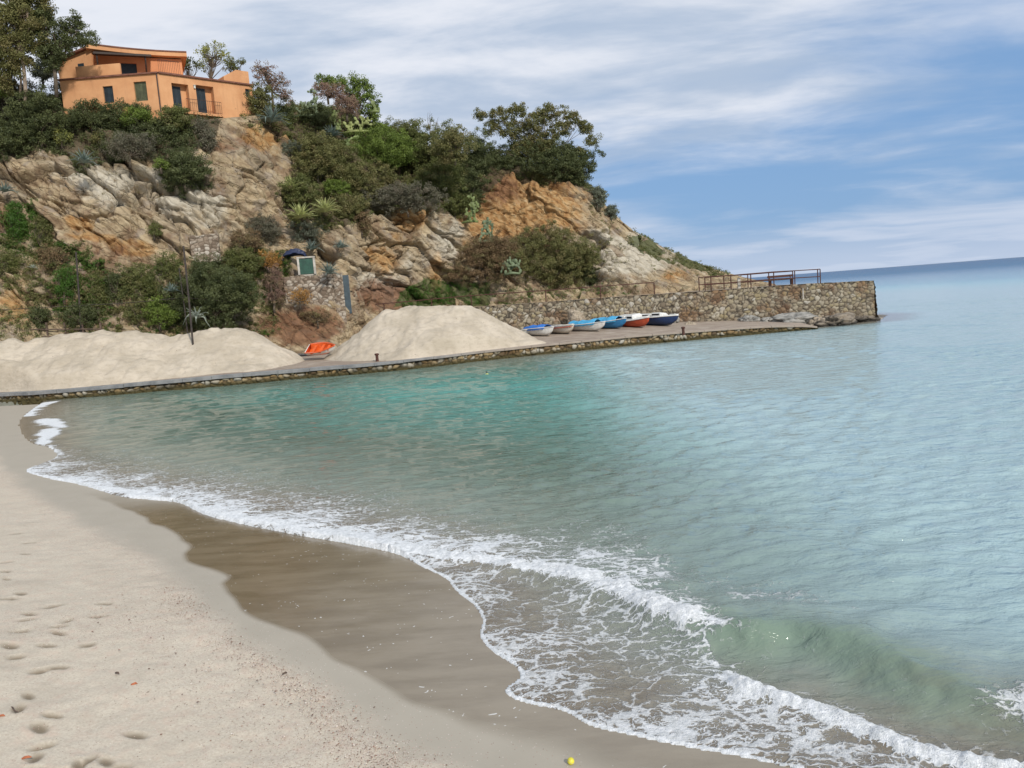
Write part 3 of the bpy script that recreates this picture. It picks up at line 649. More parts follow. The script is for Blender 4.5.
def m_heap(nt):
    c = nt.pos; n = nt.noise(c, .5, 5, .6); f = nt.noise(c, 14, 5, .75); g = nt.noise(nt.mapping(c, scale=(1, 1, 2)), 2.6, 5, .65)
    col = nt.mix(nt.ss(n, .35, .65), (.43, .37, .285), (.53, .46, .365)); col = nt.mix(nt.ss(g, .46, .66, 0, .35), col, (.31, .255, .19)); col = nt.mix(nt.ss(f, .55, .8, 0, .35), col, (.30, .25, .19))
    sp = nt.vor(c, 1.7); col = nt.mix(nt.math('LESS_THAN', sp, .045), col, (.12, .09, .07))
    setb(nt, col, .95, nt.bump(nt.math('ADD', nt.math('MULTIPLY', g, .8), nt.math('MULTIPLY', f, .3)), .8, .09), Specular_IOR_Level=.2)
M_heap = mat('heap_sand', m_heap)
def pk(u, v, Y, s=.60): q_ = P(u, v, Y); return (q_.x, q_.y, q_.z, s)
heap('sand_heap', 'longest sand heap, at the left, with a wavy crest and dark posts standing in it', [pk(u, v, Y) for u, v, Y in [(-300, 345, 57.5), (-220, 345, 57.8), (-150, 342, 58), (-90, 345, 58), (-40, 340, 58.2), (-15, 341, 58.4), (10, 339, 58.4), (35, 339, 58.6), (60, 336, 58.7), (80, 333.5, 58.8), (102, 330.5, 59), (125, 332.5, 59), (142, 334, 59.3), (160, 336, 59.5), (180, 335.5, 59.5), (200, 332, 59.6), (214, 330, 59.7), (226, 330, 60)]]+[pk(237, 329, 60, .72)], (-48, -10), (51.5, 68), 40)
heap('sand_heap', 'single rounded sand heap between the orange boat and the row of boats', [pk(u, v, Y, .62) for u, v, Y in [(402, 308.5, 62), (418, 307.2, 62), (438, 306.3, 62.2), (455, 306.6, 62.4), (466, 308, 62.6), (490, 321, 63.4), (505, 331, 63.6)]]+[pk(388, 310, 62, .78)], (-20, 5), (53, 71), 60)
# flat sand sheet spread over the left of the quay
# ---- retaining wall, its walkway and pier head
WY = 72.0
wtop = [(-14, 3.62), (-2, 3.74), (10, 3.70), (18, 3.62), (26, 3.60), (32.4, 3.42)]
XW1 = P(874.5, 300, WY).x
def wall_mesh():
    L = XW1+14; nx = int(L/.055); nz = 64; X = np.linspace(-14, XW1, nx); top = np.interp(X, *zip(*wtop))+.03*vn(np.stack([X*2.2, X*0, X*0], 1), 3)
    s = np.linspace(0, 1, nz)[:, None]; z = -.6+(top[None]+.6)*s; x = X[None]+0*z
    pp = np.stack([x, z, z*0], -1).reshape(-1, 3)
    sc = np.where((pp[:, 0] > 15), 2.7, 2.35)[:, None]
    f1, f2, i1, i2, v_ = voro(pp*np.array([1, 1.25, 1])*2.45+.15*np.stack([vn(pp*2, 1), vn(pp*2, 2), pp[:, 0]*0], 1), 6)
    e = f2-f1; d = .085*sstep(e, 0, .30)+.08*(i1-.5); y = WY-d.reshape(z.shape)+(z-0)*.02
    return npmesh('face', np.stack([x, y, z], -1).reshape(-1, 3), gridfaces(nz, nx), False, dict(joint=sstep(e, .02, .13), tone=i2))
rw = empty('retaining_wall', (10, WY, 0)); tag(rw, 'long rubble stone retaining wall behind the row of boats, running out into the sea on the right', 'stone wall')
adopt(link('wall_face', wall_mesh(), M_wall), rw)
# pier-head end face (turned towards the open sea) and back
ny_, nz_ = 80, 60; yy = np.linspace(WY-.03, WY+5.2, ny_); s = np.linspace(0, 1, nz_)[:, None]; topz = 3.40; z = -.6+(topz+.6)*s+0*yy[None]; y = yy[None]+0*z
pp = np.stack([y, z, z*0], -1).reshape(-1, 3); f1, f2, i1, i2, v_ = voro(pp*2.2, 16); e = f2-f1; d = .09*sstep(e, 0, .3)+.07*(i1-.5)
x = XW1+d.reshape(z.shape)-.02+(topz-z)*.07
adopt(link('wall_end', npmesh('wall_end', np.stack([x, y, z], -1).reshape(-1, 3), gridfaces(nz_, ny_), False, dict(joint=sstep(e, .02, .13), tone=i2)), M_wall), rw)
mb = MB(); mb.box(6, XW1-.05, WY+.25, WY+5.2, -.6, 3.2); adopt(mb.build('wall_core', M_wall), rw)
# walkway surface
nx = 420; ny = 40; X = np.linspace(-14, XW1-.05, nx); top = np.interp(X, *zip(*wtop)); s = np.linspace(0, 1, ny)[:, None]
Yk = np.interp(X, [-14, 14, 24, XW1], [78.5, 78.5, 79, WY+5.2]); x = X[None]+0*s; y = WY-.02+(Yk-WY)[None]*s; z = top[None]-.02+.10*np.clip(s*6, 0, 1)*0+0*x
pp = np.stack([x, y, z], -1).reshape(-1, 3); pp[:, 2] += .06*fbm(pp*np.array([.9, .9, 0]), 4, 19)*sstep(np.repeat(s, nx, 1).ravel(), 0, .12)
def m_path(nt):
    c = nt.pos; n = nt.noise(c, .9, 6, .62); f = nt.noise(c, 12, 4, .7); col = nt.ramp(n, [(.3, (.17, .11, .07)), (.5, (.28, .215, .15)), (.7, (.36, .30, .22))]); setb(nt, col, .95, nt.bump(nt.math('ADD', n, f), .6, .06))
M_path = mat('path_earth', m_path)
tag(link('walkway', npmesh('walkway', pp, gridfaces(ny, nx), True), M_path), kind='structure')
# ---- rocks at the foot of the pier
def rock_mesh(seed, sx, sy, sz, n=40):
    th = np.linspace(0, 2*math.pi, 2*n, endpoint=False); ph = np.linspace(.001, math.pi-.001, n); T_, Ph = np.meshgrid(th, ph)
    d = np.stack([np.cos(T_)*np.sin(Ph), np.sin(T_)*np.sin(Ph), np.cos(Ph)], -1).reshape(-1, 3)
    f1, f2, i1, i2, v_ = voro(d*1.3+seed*3.1, seed); rr_ = 1+.35*fbm(d*1.1+seed, 3, seed)+.25*(i1-.5)-.18*np.exp(-((f2-f1)/.08)**2)+.10*fbm(d*4, 3, seed+5, ridge=True)
    v = d*rr_[:, None]*np.array([sx, sy, sz]); i = np.arange(2*n*n).reshape(n, 2*n); j = np.roll(i, -1, 1)
    f = np.stack([i[:-1], j[:-1], j[1:], i[1:]], -1).reshape(-1, 4)[:, ::-1]; return npmesh('boulder', v, f, False)
def m_rock(c0, c1, wetz=None):
    def fn(nt):
        c = nt.pos; n = nt.noise(nt.mapping(c, scale=(.5, 1, 1.6)), 2.2, 6, .65); f = nt.noise(c, 14, 4, .7); col = nt.mix(nt.ss(n, .32, .66), c0, c1); col = nt.mix(nt.ss(f, .5, .75, 0, .4), col, (.09, .075, .06))
        if wetz is not None:
            z = nt.new('SeparateXYZ', i_0=c).outputs[2]; col = nt.mix(nt.ss(nt.math('ADD', z, nt.math('MULTIPLY', n, .4)), wetz+.35, wetz), col, (.035, .03, .022))
        setb(nt, col, .85, nt.bump(nt.math('ADD', n, nt.math('MULTIPLY', f, .3)), .8, .2))
    return fn
M_rk = mat('foreshore_rock', m_rock((.10, .08, .06), (.30, .25, .19), .25)); M_rkg = mat('grey_rock', m_rock((.15, .145, .13), (.40, .38, .34))); M_rkp = mat('pale_rock', m_rock((.30, .24, .17), (.48, .40, .30)))
for (u, v, Y, sx, sy, sz, sd, mt_, lab) in [
    (795, 321, 69.5, 2.4, 1.5, .75, 3, M_rkg, 'grey slabby rock against the pier wall, left of the dark wet rock'),
    (838, 323.5, 67.5, 2.0, 1.5, .80, 4, M_rk, 'dark wet rock at the end of the quay under the pier head'),
    (818, 325, 67.8, 1.0, 1.0, .62, 5, M_rkp, 'small orange tan rock at the very tip of the quay'),
    (864, 320.5, 70.5, 1.4, 1.2, .42, 8, M_rk, 'low dark rock awash at the corner of the pier head'),
    (748, 320, 70.8, .9, .7, .40, 6, M_rkg, 'flat grey stone lying on the ramp near the pier wall'),
    (770, 321.5, 70.2, 1.1, .7, .38, 7, M_rkg, 'grey stone half buried on the ramp beside the slabby rock'),
    (576, 320, 70.6, .80, .55, .95, 12, M_rkp, 'tall rounded pale boulder leaning on the wall behind the boats'),
    (673, 319.5, 70.8, .55, .45, .62, 13, M_rkg, 'round grey boulder behind the dark blue boat'),
    (690, 325.5, 69.0, .75, .6, .30, 14, M_rkp, 'low pale rock on the ramp right of the dark blue boat')]:
    q_ = P(u, v, Y); o = link('boulder', rock_mesh(sd, sx, sy, sz, 36), mt_, None, q_); o.rotation_euler = (0, 0, sd); tag(o, lab, 'rock')
# ============================================================ HOUSE
class Face:
    """a vertical wall plane between two ground points; t runs along it, d outwards"""
    def __init__(s, a, b):
        s.a = Vector((a[0], a[1], 0)); b = Vector((b[0], b[1], 0)); s.L = (b-s.a).length; s.d = (b-s.a).normalized(); s.n = Vector((s.d.y, -s.d.x, 0))
        s.M = Matrix((( s.d.x, s.n.x, 0, s.a.x), (s.d.y, s.n.y, 0, s.a.y), (0, 0, 1, 0), (0, 0, 0, 1)))
    def at(s, u, v):
        r = ray(u, v); o = Vector((0, 0, H0)); k = (s.a-o).dot(s.n)/r.dot(s.n); p_ = o+r*k
        return (p_-s.a).dot(s.d), p_.z
    def box(s, mb, t0, t1, z0, z1, d0, d1): return mb.box(t0, t1, d0, d1, z0, z1, s.M)
    def wall(s, mb, t0, t1, z0, z1, holes, th=.35, d=0.0):
        ts = sorted({t0, t1, *[h[0] for h in holes], *[h[1] for h in holes]}); zs = sorted({z0, z1, *[h[2] for h in holes], *[h[3] for h in holes]})
        for i in range(len(ts)-1):
            for j in range(len(zs)-1):
                tc, zc_ = (ts[i]+ts[i+1])/2, (zs[j]+zs[j+1])/2
                if any(h[0] < tc < h[1] and h[2] < zc_ < h[3] for h in holes): continue
                mb.add([s.M @ Vector(q) for q in ((ts[i], d, zs[j]), (ts[i+1], d, zs[j]), (ts[i+1], d, zs[j+1]), (ts[i], d, zs[j+1]))], [(0, 1, 2, 3)])
        for h in holes:
            a, b, c, e = h[:4]; q = [s.M @ Vector(v_) for v_ in ((a, d, c), (b, d, c), (b, d, e), (a, d, e), (a, d-th, c), (b, d-th, c), (b, d-th, e), (a, d-th, e))]
            mb.add(q, [(0, 1, 5, 4), (1, 2, 6, 5), (2, 3, 7, 6), (3, 0, 4, 7)])
def m_stucco(nt):
    c = nt.pos; n = nt.noise(c, .5, 5, .6); f = nt.noise(c, 18, 4, .7); st = nt.noise(nt.mapping(c, scale=(2.5, 2.5, .35)), 1.0, 4)
    col = nt.mix(nt.ss(n, .35, .65), (.54, .27, .13), (.63, .34, .17)); col = nt.mix(nt.ss(st, .52, .75, 0, .45), col, (.42, .21, .11)); setb(nt, col, .92, nt.bump(f, .35, .02), Specular_IOR_Level=.2)
M_stucco = mat('orange_stucco', m_stucco)
def m_stucco2(nt):
    c = nt.pos; n = nt.noise(c, .5, 5, .6); col = nt.mix(nt.ss(n, .35, .65), (.50, .20, .085), (.60, .26, .12)); setb(nt, col, .92)
M_stucco2 = mat('deep_orange_stucco', m_stucco2)
def flat(name, c, rough=.7, var=.25, sc=3, metal=0.0, bump=0):
    def fn(nt):
        n = nt.noise(nt.co, sc, 5, .6); a = tuple(x*(1-var) for x in c); b = tuple(min(x*(1+var), 1) for x in c)
        setb(nt, nt.mix(nt.ss(n, .3, .7), a, b), rough, nt.bump(n, bump, .02) if bump else None, Metallic=metal)
    return mat(name, fn)
M_coping = flat('terracotta_coping', (.16, .065, .04), .8); M_darkw = flat('dark_wood', (.035, .022, .016), .7); M_shut = flat('blue_black_shutter', (.018, .030, .038), .5); M_shutg = flat('green_shutter', (.09, .10, .05), .6)
M_rustm = flat('rusty_iron', (.075, .028, .018), .8, .4, 9, bump=.4); M_rail = flat('dark_iron', (.05, .025, .02), .6); M_white = flat('white_plaster', (.42, .39, .34), .8); M_lampg = flat('lamp_glass', (.5, .5, .45), .3)
def wpt(u, v, Y): q_ = P(u, v, Y); return (q_.x, q_.y)
zr = P(158, 73.5, 70).z; zb_ = 20.6
A_, B_, C_ = wpt(60, 80, 70.0), wpt(158, 73, 70.0), wpt(252, 85, 75.8)
D_ = (C_[0]-2.6, C_[1]+6); E_ = (A_[0]-4.0, A_[1]+11)
house = empty('house', (B_[0], B_[1], zb_)); tag(house, 'two storey orange stucco house with flat roofs on top of the cliff', 'house')
hp = lambda mb, n, m_, par=None, off=None: mb_build(mb, n, m_, par or house, off or house.location)
def mb_build(mb, n, m_, par, off):
    mb.v = [(v_[0]-off[0], v_[1]-off[1], v_[2]-off[2]) for v_ in mb.v]; return mb.build(n, m_, par)
FL, FR, FS, FK, FE = Face(A_, B_), Face(B_, C_), Face(C_, D_), Face(D_, E_), Face(E_, A_)
def rect(F, u0, v0, u1, v1):
    um = (u0+u1)/2; t0, _ = F.at(u0, (v0+v1)/2); t1, _ = F.at(u1, (v0+v1)/2); _, z1_ = F.at(um, v0); _, z0_ = F.at(um, v1); return [t0, t1, z0_, z1_]
wL = [rect(FL, 103.5, 86, 113.5, 103), rect(FL, 134.5, 81.5, 147, 101)]
wR = [rect(FR, 173, 84, 189.5, 112), rect(FR, 197, 86, 214.5, 113), rect(FR, 245.5, 89, 250, 97)]
wL[1][2] += 0; 
mb = MB(); FL.wall(mb, 0, FL.L, zb_, zr, wL, .28); FR.wall(mb, 0, FR.L, zb_, zr, wR, .62)
for F in (FS, FK, FE): F.wall(mb, 0, F.L, zb_, zr, [])
wall = hp(mb, 'lower_wall', M_stucco)
mb = MB(); mb.add([(*q_, zr-.04) for q_ in (A_, B_, C_, D_, E_)], [(0, 1, 2, 3, 4)]); hp(mb, 'terrace', M_stucco2)
mb = MB(); FL.box(mb, -.15, FL.L-.003, zr, zr+.13, -.35, .16); FR.box(mb, .003, FR.L+.1, zr+.002, zr+.132, -.35, .16); FS.box(mb, .1, FS.L, zr+.004, zr+.134, -.3, .15); hp(mb, 'coping', M_coping)
def shutter(F, r_, mt_, name='shutter', depth=.2, louv=True, split=True):
    t0, t1, z0, z1 = r_; mb = MB(); d = -depth
    parts_ = [(t0, (t0+t1)/2-.008), ((t0+t1)/2+.008, t1)] if split else [(t0, t1)]
    for a, b in parts_:
        F.box(mb, a+.01, a+.07, z0+.01, z1-.01, d, d+.05); F.box(mb, b-.07, b-.01, z0+.01, z1-.01, d, d+.05)
        F.box(mb, a+.07, b-.07, z0+.01, z0+.10, d+.003, d+.047); F.box(mb, a+.07, b-.07, z1-.10, z1-.01, d+.003, d+.047)
        n_ = int((z1-z0-.2)/.09)
        for k in range(n_):
            z_ = z0+.10+(k+.3)*(z1-z0-.2)/n_; F.box(mb, a+.07, b-.07, z_, z_+.055, d+.008, d+.03)
    F.box(mb, t0, t1, z0, z1, d-.04, d-.002)
    return hp(mb, name, mt_)
shutter(FL, wL[0], M_shut, 'shutter'); shutter(FL, wL[1], M_shutg, 'shutter')
for w_, (ua, ub) in zip(wR[:2], ((174.5, 184), (198.5, 208.5))):
    ta, _ = FR.at(ua, 100); tb, _ = FR.at(ub, 100); mbw = MB(); FR.box(mbw, w_[0], w_[1], w_[2], w_[3], -.70, -.60); hp(mbw, 'recess_wall', M_stucco)
    shutter(FR, (ta, tb, w_[2]+.02, w_[3]-.12), M_shut, 'french_door', .54)
shutter(FR, wR[2], M_shut, 'shutter', split=False)
mb = MB(); tD, _ = FR.at(157.8, 90); p0 = FL.M @ Vector((FL.L-.12, .06, zr)); mb.tube([p0, p0+Vector((0, 0, -5.5))], .055, 8); hp(mb, 'drainpipe', M_rail)
mb = MB(); t_, z_ = FR.at(194, 86); FR.box(mb, t_-.07, t_+.07, z_-.22, z_+.02, .01, .14); FR.box(mb, t_-.1, t_+.1, z_+.02, z_+.06, .01, .18); hp(mb, 'wall_lamp', M_lampg)
def railing(F, t0, t1, z0, z1, d, n, name='railing', mt_=M_rail, rad=.02):
    mb = MB(); W = lambda t, z: F.M @ Vector((t, d, z))
    mb.tube([W(t0, z1), W(t1, z1)], rad, 6)
    for k in range(n+1): t = t0+(t1-t0)*k/n; mb.tube([W(t, z0), W(t, z1-.01)], rad*.6, 5)
    mb.tube([W(t0, z0+.08), W(t1, z0+.08)], rad*.7, 5); return hp(mb, name, mt_)
t0, z1_ = FR.at(184.5, 98.5); t1, _ = FR.at(219, 98); _, z0_ = FR.at(200, 113.3); railing(FR, t0, t1, z0_, z0_+1.05, .30, 18, 'balcony_railing')
mb = MB(); FR.box(mb, wR[0][0]-.4, t1+.1, z0_-.22, z0_-.02, .002, .38); hp(mb, 'balcony_slab', M_stucco)
# upper storey
zt = P(140, 46.2, 73.8).z-.95; UA, UB = wpt(92, 50, 72.2), wpt(180.5, 52, 75.2)
FU = Face(UA, UB); UC = (UB[0]-2.4, UB[1]+5.2); UD = (UA[0]-4.2, UA[1]+8.5); FUR, FUB, FUL = Face(UB, UC), Face(UC, UD), Face(UD, UA)
wU = [rect(FU, 118, 63, 137, 75.5)]; wU[0][2] = zr+.0+.05
mb = MB(); FU.wall(mb, 0, FU.L, zr-.02, zt, wU, .3)
hp(mb, 'upper_front_wall', M_stucco2)
mb = MB()
for F in (FUR, FUB, FUL): F.wall(mb, 0, F.L, zr-.02, zt, [])
hp(mb, 'upper_wall', M_stucco)
shutter(FU, wU[0], M_shut, 'terrace_door', .2)
# roof slab: sags gently along its front, thin dark edge above an orange fascia
mb = MB(); mc = MB(); ns = 10; vs = []; vc = []
for k in range(ns+1):
    f = k/ns; t = -.45+(FU.L+.9)*f; zz_ = zt+.02+.38*(1-f)**2.2+.10*f*f
    for d in (.55, -8.6): vs += [FU.M @ Vector((t, d, zz_)), FU.M @ Vector((t, d, zz_+.34))]; vc += [FU.M @ Vector((t, d+.06, zz_+.343)), FU.M @ Vector((t, d+.06, zz_+.45))]
for arr, mbx in ((vs, mb), (vc, mc)):
    fs = [(0, 1, 3, 2), tuple(ns*4+q_ for q_ in (2, 3, 1, 0))]
    for k in range(ns):
        a = k*4; b = a+4; fs += [(a, b, b+1, a+1), (a+1, b+1, b+3, a+3), (a+3, b+3, b+2, a+2), (a+2, b+2, b, a)]
    mbx.add(arr, fs)
rf = hp(mb, 'roof', M_stucco); hp(mc, 'roof_edge', M_coping)
# wing at the left with a mono-pitch roof
LA, LB = wpt(57, 60, 72.6), wpt(91.5, 55, 72.0); FW = Face(LA, LB); zl0 = FW.at(59, 62)[1]; zl1 = FW.at(91, 48.5)[1]
mb = MB(); pts = [FW.M @ Vector((t, d, z)) for d in (0, -6) for t, z in ((0, zr-.3), (FW.L-.02, zr-.3), (FW.L-.02, zl1), (0, zl0))]
mb.add(pts, [(0, 1, 2, 3), (7, 6, 5, 4), (0, 3, 7, 4), (1, 5, 6, 2), (3, 2, 6, 7)]); wg = hp(mb, 'wing_wall', M_stucco)
mb = MB(); pts = [FW.M @ Vector((t, d, z)) for d in (.35, -6.3) for t, z in ((-.4, zl0-.05), (FW.L+.05, zl1+.02), (FW.L+.05, zl1+.18), (-.4, zl0+.12))]
mb.add(pts, [(0, 1, 2, 3), (7, 6, 5, 4), (0, 3, 7, 4), (1, 5, 6, 2), (3, 2, 6, 7), (0, 4, 5, 1)]); hp(mb, 'wing_roof', M_coping)
mb = MB(); r_ = rect(FW, 78, 63.5, 84, 66.5); FW.box(mb, *r_, .003, .03); hp(mb, 'window', M_shut)
# canopy with two curved brackets
mb = MB(); tc0, zc0 = FU.at(93, 51.5); tc1, _ = FU.at(150, 53); zc = FU.at(122, 56)[1]
cv_ = [FU.M @ Vector(q_) for q_ in ((tc0, .01, zc-.05), (tc1, .01, zc-.05), (tc1, 1.5, zc-.35), (tc0, 1.5, zc-.35), (tc0, .01, zc+.12), (tc1, .01, zc+.12), (tc1, 1.5, zc-.18), (tc0, 1.5, zc-.18))]
mb.add(cv_, [(3, 2, 1, 0), (4, 5, 6, 7), (0, 1, 5, 4), (1, 2, 6, 5), (2, 3, 7, 6), (3, 0, 4, 7)])
cn = hp(mb, 'canopy', M_darkw)
for tb_ in (tc0+.25, tc1-.5):
    mb = MB(); mb.tube([FU.M @ Vector((tb_, .02+1.25*math.sin(a)*1.0, zc-1.75+1.45*(1-math.cos(a)))) for a in np.linspace(0, math.pi/2, 8)], .07, 6); hp(mb, 'bracket', M_darkw)
# terrace parapet, terrace railing, parapet block on the right
mb = MB(); ta, _ = FL.at(74, 73); tb, zp = FL.at(117.5, 62.5)
FP_ = Face(FL.M @ Vector((ta, -.35, 0)), FL.M @ Vector((tb, -.35, 0))); pa = [FP_.M @ Vector((t, d, z)) for d in (0, -.22) for t, z in ((0, zr-.02), (FP_.L, zr-.02), (FP_.L, zp+.05), (0, zp+.02))]
mb.add(pa, [(0, 1, 2, 3), (7, 6, 5, 4), (0, 3, 7, 4), (1, 5, 6, 2), (3, 2, 6, 7)]); hp(mb, 'parapet', M_stucco)
ta, _ = FR.at(159, 66); tb, _ = FR.at(180, 66); railing(FR, ta, tb, zr+.13, zr+1.2, -.12, 12, 'terrace_railing')
mb = MB(); t0, _ = FR.at(226, 79); t1 = FR.L-.02; za = FR.at(226, 75)[1]; zb2 = FR.at(250, 70.5)[1]
pa = [FR.M @ Vector((t, d, z)) for d in (-.4, -1.6) for t, z in ((t0, zr-.02), (t1, zr-.02), (t1, zb2), (t1-1.2, zb2), (t0, za))]
mb.add(pa, [(0, 1, 2, 3, 4), (9, 8, 7, 6, 5), (0, 4, 9, 5), (1, 6, 7, 2), (4, 3, 8, 9), (3, 2, 7, 8)]); hp(mb, 'roof_parapet', M_stucco)
# second small house behind the tall tree, at the left margin: only its orange wall shows
# ============================================================ WALLS, HUT, FENCES, POSTS
def stone_block(name, label, F, t0, t1, zb, ztop, th, mt_, cat, cell=3.0, seed=30, parent=None):
    cell *= .78
    nx = max(8, int((t1-t0)/.05)); nz = max(6, int((ztop-zb)/.05)); t = np.linspace(t0, t1, nx)[None]; z = np.linspace(zb, ztop, nz)[:, None]; T2_, Z2_ = t+0*z, z+0*t
    pp = np.stack([T2_, Z2_*1.3, 0*T2_], -1).reshape(-1, 3); f1, f2, i1, i2, v_ = voro(pp*cell, seed); e = f2-f1
    d = (.06*sstep(e, 0, .3)+.07*(i1-.5)).reshape(T2_.shape); top = ztop+.08*vn(np.stack([T2_*1.5, 0*T2_, 0*T2_], -1).reshape(-1, 3), seed).reshape(T2_.shape); Z3 = zb+(top-zb)*(Z2_-zb)/(ztop-zb)
    ax, ay, nx_, ny_ = F.a.x+F.d.x*T2_, F.a.y+F.d.y*T2_, F.n.x, F.n.y
    fr = np.stack([ax+nx_*(d+.02), ay+ny_*(d+.02), Z3], -1).reshape(-1, 3); bk = np.stack([ax-nx_*th, ay-ny_*th, Z3], -1).reshape(-1, 3); N_ = len(fr); V_ = np.concatenate([fr, bk])
    i = np.arange(N_).reshape(nz, nx); f = list(gridfaces(nz, nx)); f += [q_[::-1]+N_ for q_ in gridfaces(nz, nx)]
    for k in range(nx-1): f.append(np.array([i[-1, k], i[-1, k+1], i[-1, k+1]+N_, i[-1, k]+N_]))
    for k in range(nz-1): f.append(np.array([i[k+1, 0], i[k, 0], i[k, 0]+N_, i[k+1, 0]+N_][::-1])); f.append(np.array([i[k, -1], i[k+1, -1], i[k+1, -1]+N_, i[k, -1]+N_][::-1]))
    e2 = np.concatenate([e, np.full(N_, .3)]); t2 = np.concatenate([i2, i2])
    return link(name, npmesh(name, V_, np.array(f), False, dict(joint=sstep(e2, .02, .15), tone=t2)), mt_)
M_rub = mat('pale_rubble', m_stone([(0, (.15, .11, .08)), (.3, (.27, .21, .155)), (.6, (.36, .30, .235)), (1, (.50, .45, .38))], (.12, .09, .065), None, False))
hA_, hB_ = wpt(278, 300, 66.9), wpt(342, 300, 67.9); FH = Face(hA_, hB_)
hut = empty('hut_wall', (hB_[0], hB_[1], 0)); tag(hut, 'pale rubble wall with a green shuttered hatch and a narrow blue grey door', 'stone wall')
t1, z1_ = FH.at(341.5, 273); t0 = 0; tm, zm = FH.at(297, 276); zb2 = FH.at(320, 312)[1]-1.6
adopt(stone_block('wall', '', FH, .6, t1, zb2, FH.at(320, 274.5)[1], .5, M_rub, '', 3.2, 31), hut)
tp0, _ = FH.at(333.5, 280)
FH2 = Face(FH.M @ Vector((tp0, .12, 0)), FH.M @ Vector((t1+.05, .12, 0))); adopt(stone_block('corner_pillar', '', FH2, 0, FH2.L, zb2, FH.at(320, 274)[1]+.05, .5, M_rub, '', 3.6, 35), hut)
M_greend = flat('dark_green_paint', (.02, .075, .05), .5); M_blued = flat('blue_grey_door_paint', (.05, .075, .09), .5)
r_ = rect(FH, 298, 258, 315, 274.5); off = hut.location
mb = MB(); FH.box(mb, r_[0]-.05, r_[1]+.05, r_[2]-.1, r_[3]-.1, -.5, -.05)
for a in ((r_[0]-.04, r_[0]+.13, r_[2], r_[3]), (r_[1]-.13, r_[1]+.04, r_[2], r_[3])): FH.box(mb, *a, -.05, .12)
FH.box(mb, r_[0]-.06, r_[1]+.06, r_[3]+.002, r_[3]+.12, -.05, .14); fr_ = mb_build(mb, 'hatch_frame', M_white, hut, off)
mb = MB(); FH.box(mb, r_[0]+.13, r_[1]-.13, r_[2]+.05, r_[3]-.02, -.04, .03)
for k in range(9): zz_ = r_[2]+.12+k*(r_[3]-r_[2]-.25)/9; FH.box(mb, r_[0]+.2, r_[1]-.2, zz_, zz_+.06, .032, .05)
mb_build(mb, 'hatch_shutter', M_greend, fr_, off)
r_ = rect(FH, 342.5, 275, 350, 309); mb = MB(); FH.box(mb, r_[0]+.06, r_[1], r_[2]-.4, r_[3], -.15, -.08)
for k in range(5): FH.box(mb, r_[0]+.08+k*(r_[1]-r_[0]-.1)/5, r_[0]+.06+(k+.9)*(r_[1]-r_[0]-.1)/5, r_[2]-.3, r_[3]-.05, -.078, -.05)
mb_build(mb, 'narrow_door', M_blued, hut, off)
sA_, sB_ = wpt(190, 245, 65.0), wpt(219, 243, 65.6); FZ = Face(sA_, sB_); o = stone_block('ruined_wall', '', FZ, 0, FZ.L, P(205, 256, 65).z-.5, P(205, 235, 65.2).z, .5, M_rub, '', 3.4, 37); tag(o, 'small square remnant of pale rubble wall on the slope above the dark green bush', 'stone wall')
# posts standing in the long heap
def post(name, label, cat, u0, v0, u1, v1, Y, rad, mt_, extra=None, grp=None):
    b = P(u1, v1, Y); t = P(u0, v0, Y); b = b+Vector((0, 0, -.4)); mb = MB(); mb.tube([(0, 0, 0), (t-b)*.5+Vector((.02, 0, 0)), t-b], [rad, rad*.92, rad*.85], 8)
    if extra: extra(mb, t-b)
    o = mb.build(name, mt_, None, False, b); return tag(o, label, cat, grp)
M_pole = flat('weathered_dark_post', (.045, .035, .03), .8, .4, 6, bump=.3); M_wood = flat('weathered_wood', (.11, .075, .055), .85, .35, 5, bump=.4)
post('post', 'tall dark post standing in front on the crest of the long sand heap', 'post', 183.5, 246, 193.5, 352, 57.6, .075, M_pole, lambda mb, t: mb.tube([(0, 0, .45), (0, 0, .62)], .12, 8))
post('post', 'thinner post right behind the tall dark post on the sand heap', 'post', 179, 268, 188, 336, 61.0, .05, M_pole)
post('post', 'dark post at the left, rising behind the long sand heap beside the fence', 'post', 76, 252, 81, 338, 60.8, .07, M_pole)
mb = MB(); a = P(80, 305.5, 60.8); b = P(184, 297.5, 60.9); a0 = P(-40, 312, 60.8); mb.tube([a0-a, Vector((0, 0, 0)), (b-a)*.33+Vector((0, 0, -.06)), (b-a)*.66+Vector((0, 0, -.06)), b-a, P(245, 303, 62.5)-a], .022, 5); tag(mb.build('cable', M_pole, None, False, a), 'dark thin cable strung between the posts above the long sand heap', 'cable')
# wooden fence behind the heap at the left edge
f0 = P(-60, 340, 60.2); fo = empty('wooden_fence', f0); tag(fo, 'low dark wooden post and rail fence behind the left end of the sand heap', 'fence')
pr_ = [P(u, 336, 60.2+(u+60)*.004) for u in range(-60, 106, 18)]
for k, q_ in enumerate(pr_):
    mb = MB(); c = q_-f0; c.z = 0; mb.box(c.x-.06, c.x+.06, -.06+c.y, .06+c.y, -.8, 1.02+(q_.z-f0.z)); mb.build('fence_post', M_wood, fo)
for dz in (.28, .82):
    mb = MB(); a = pr_[0]-f0; b = pr_[-1]-f0; a.z = dz; b.z = dz+pr_[-1].z-pr_[0].z; mb.tube([a+Vector((0, -.09, 0)), (a+b)/2+Vector((0, -.1, -.03)), b+Vector((0, -.09, 0))], .055, 6); mb.build('rail', M_wood, fo)
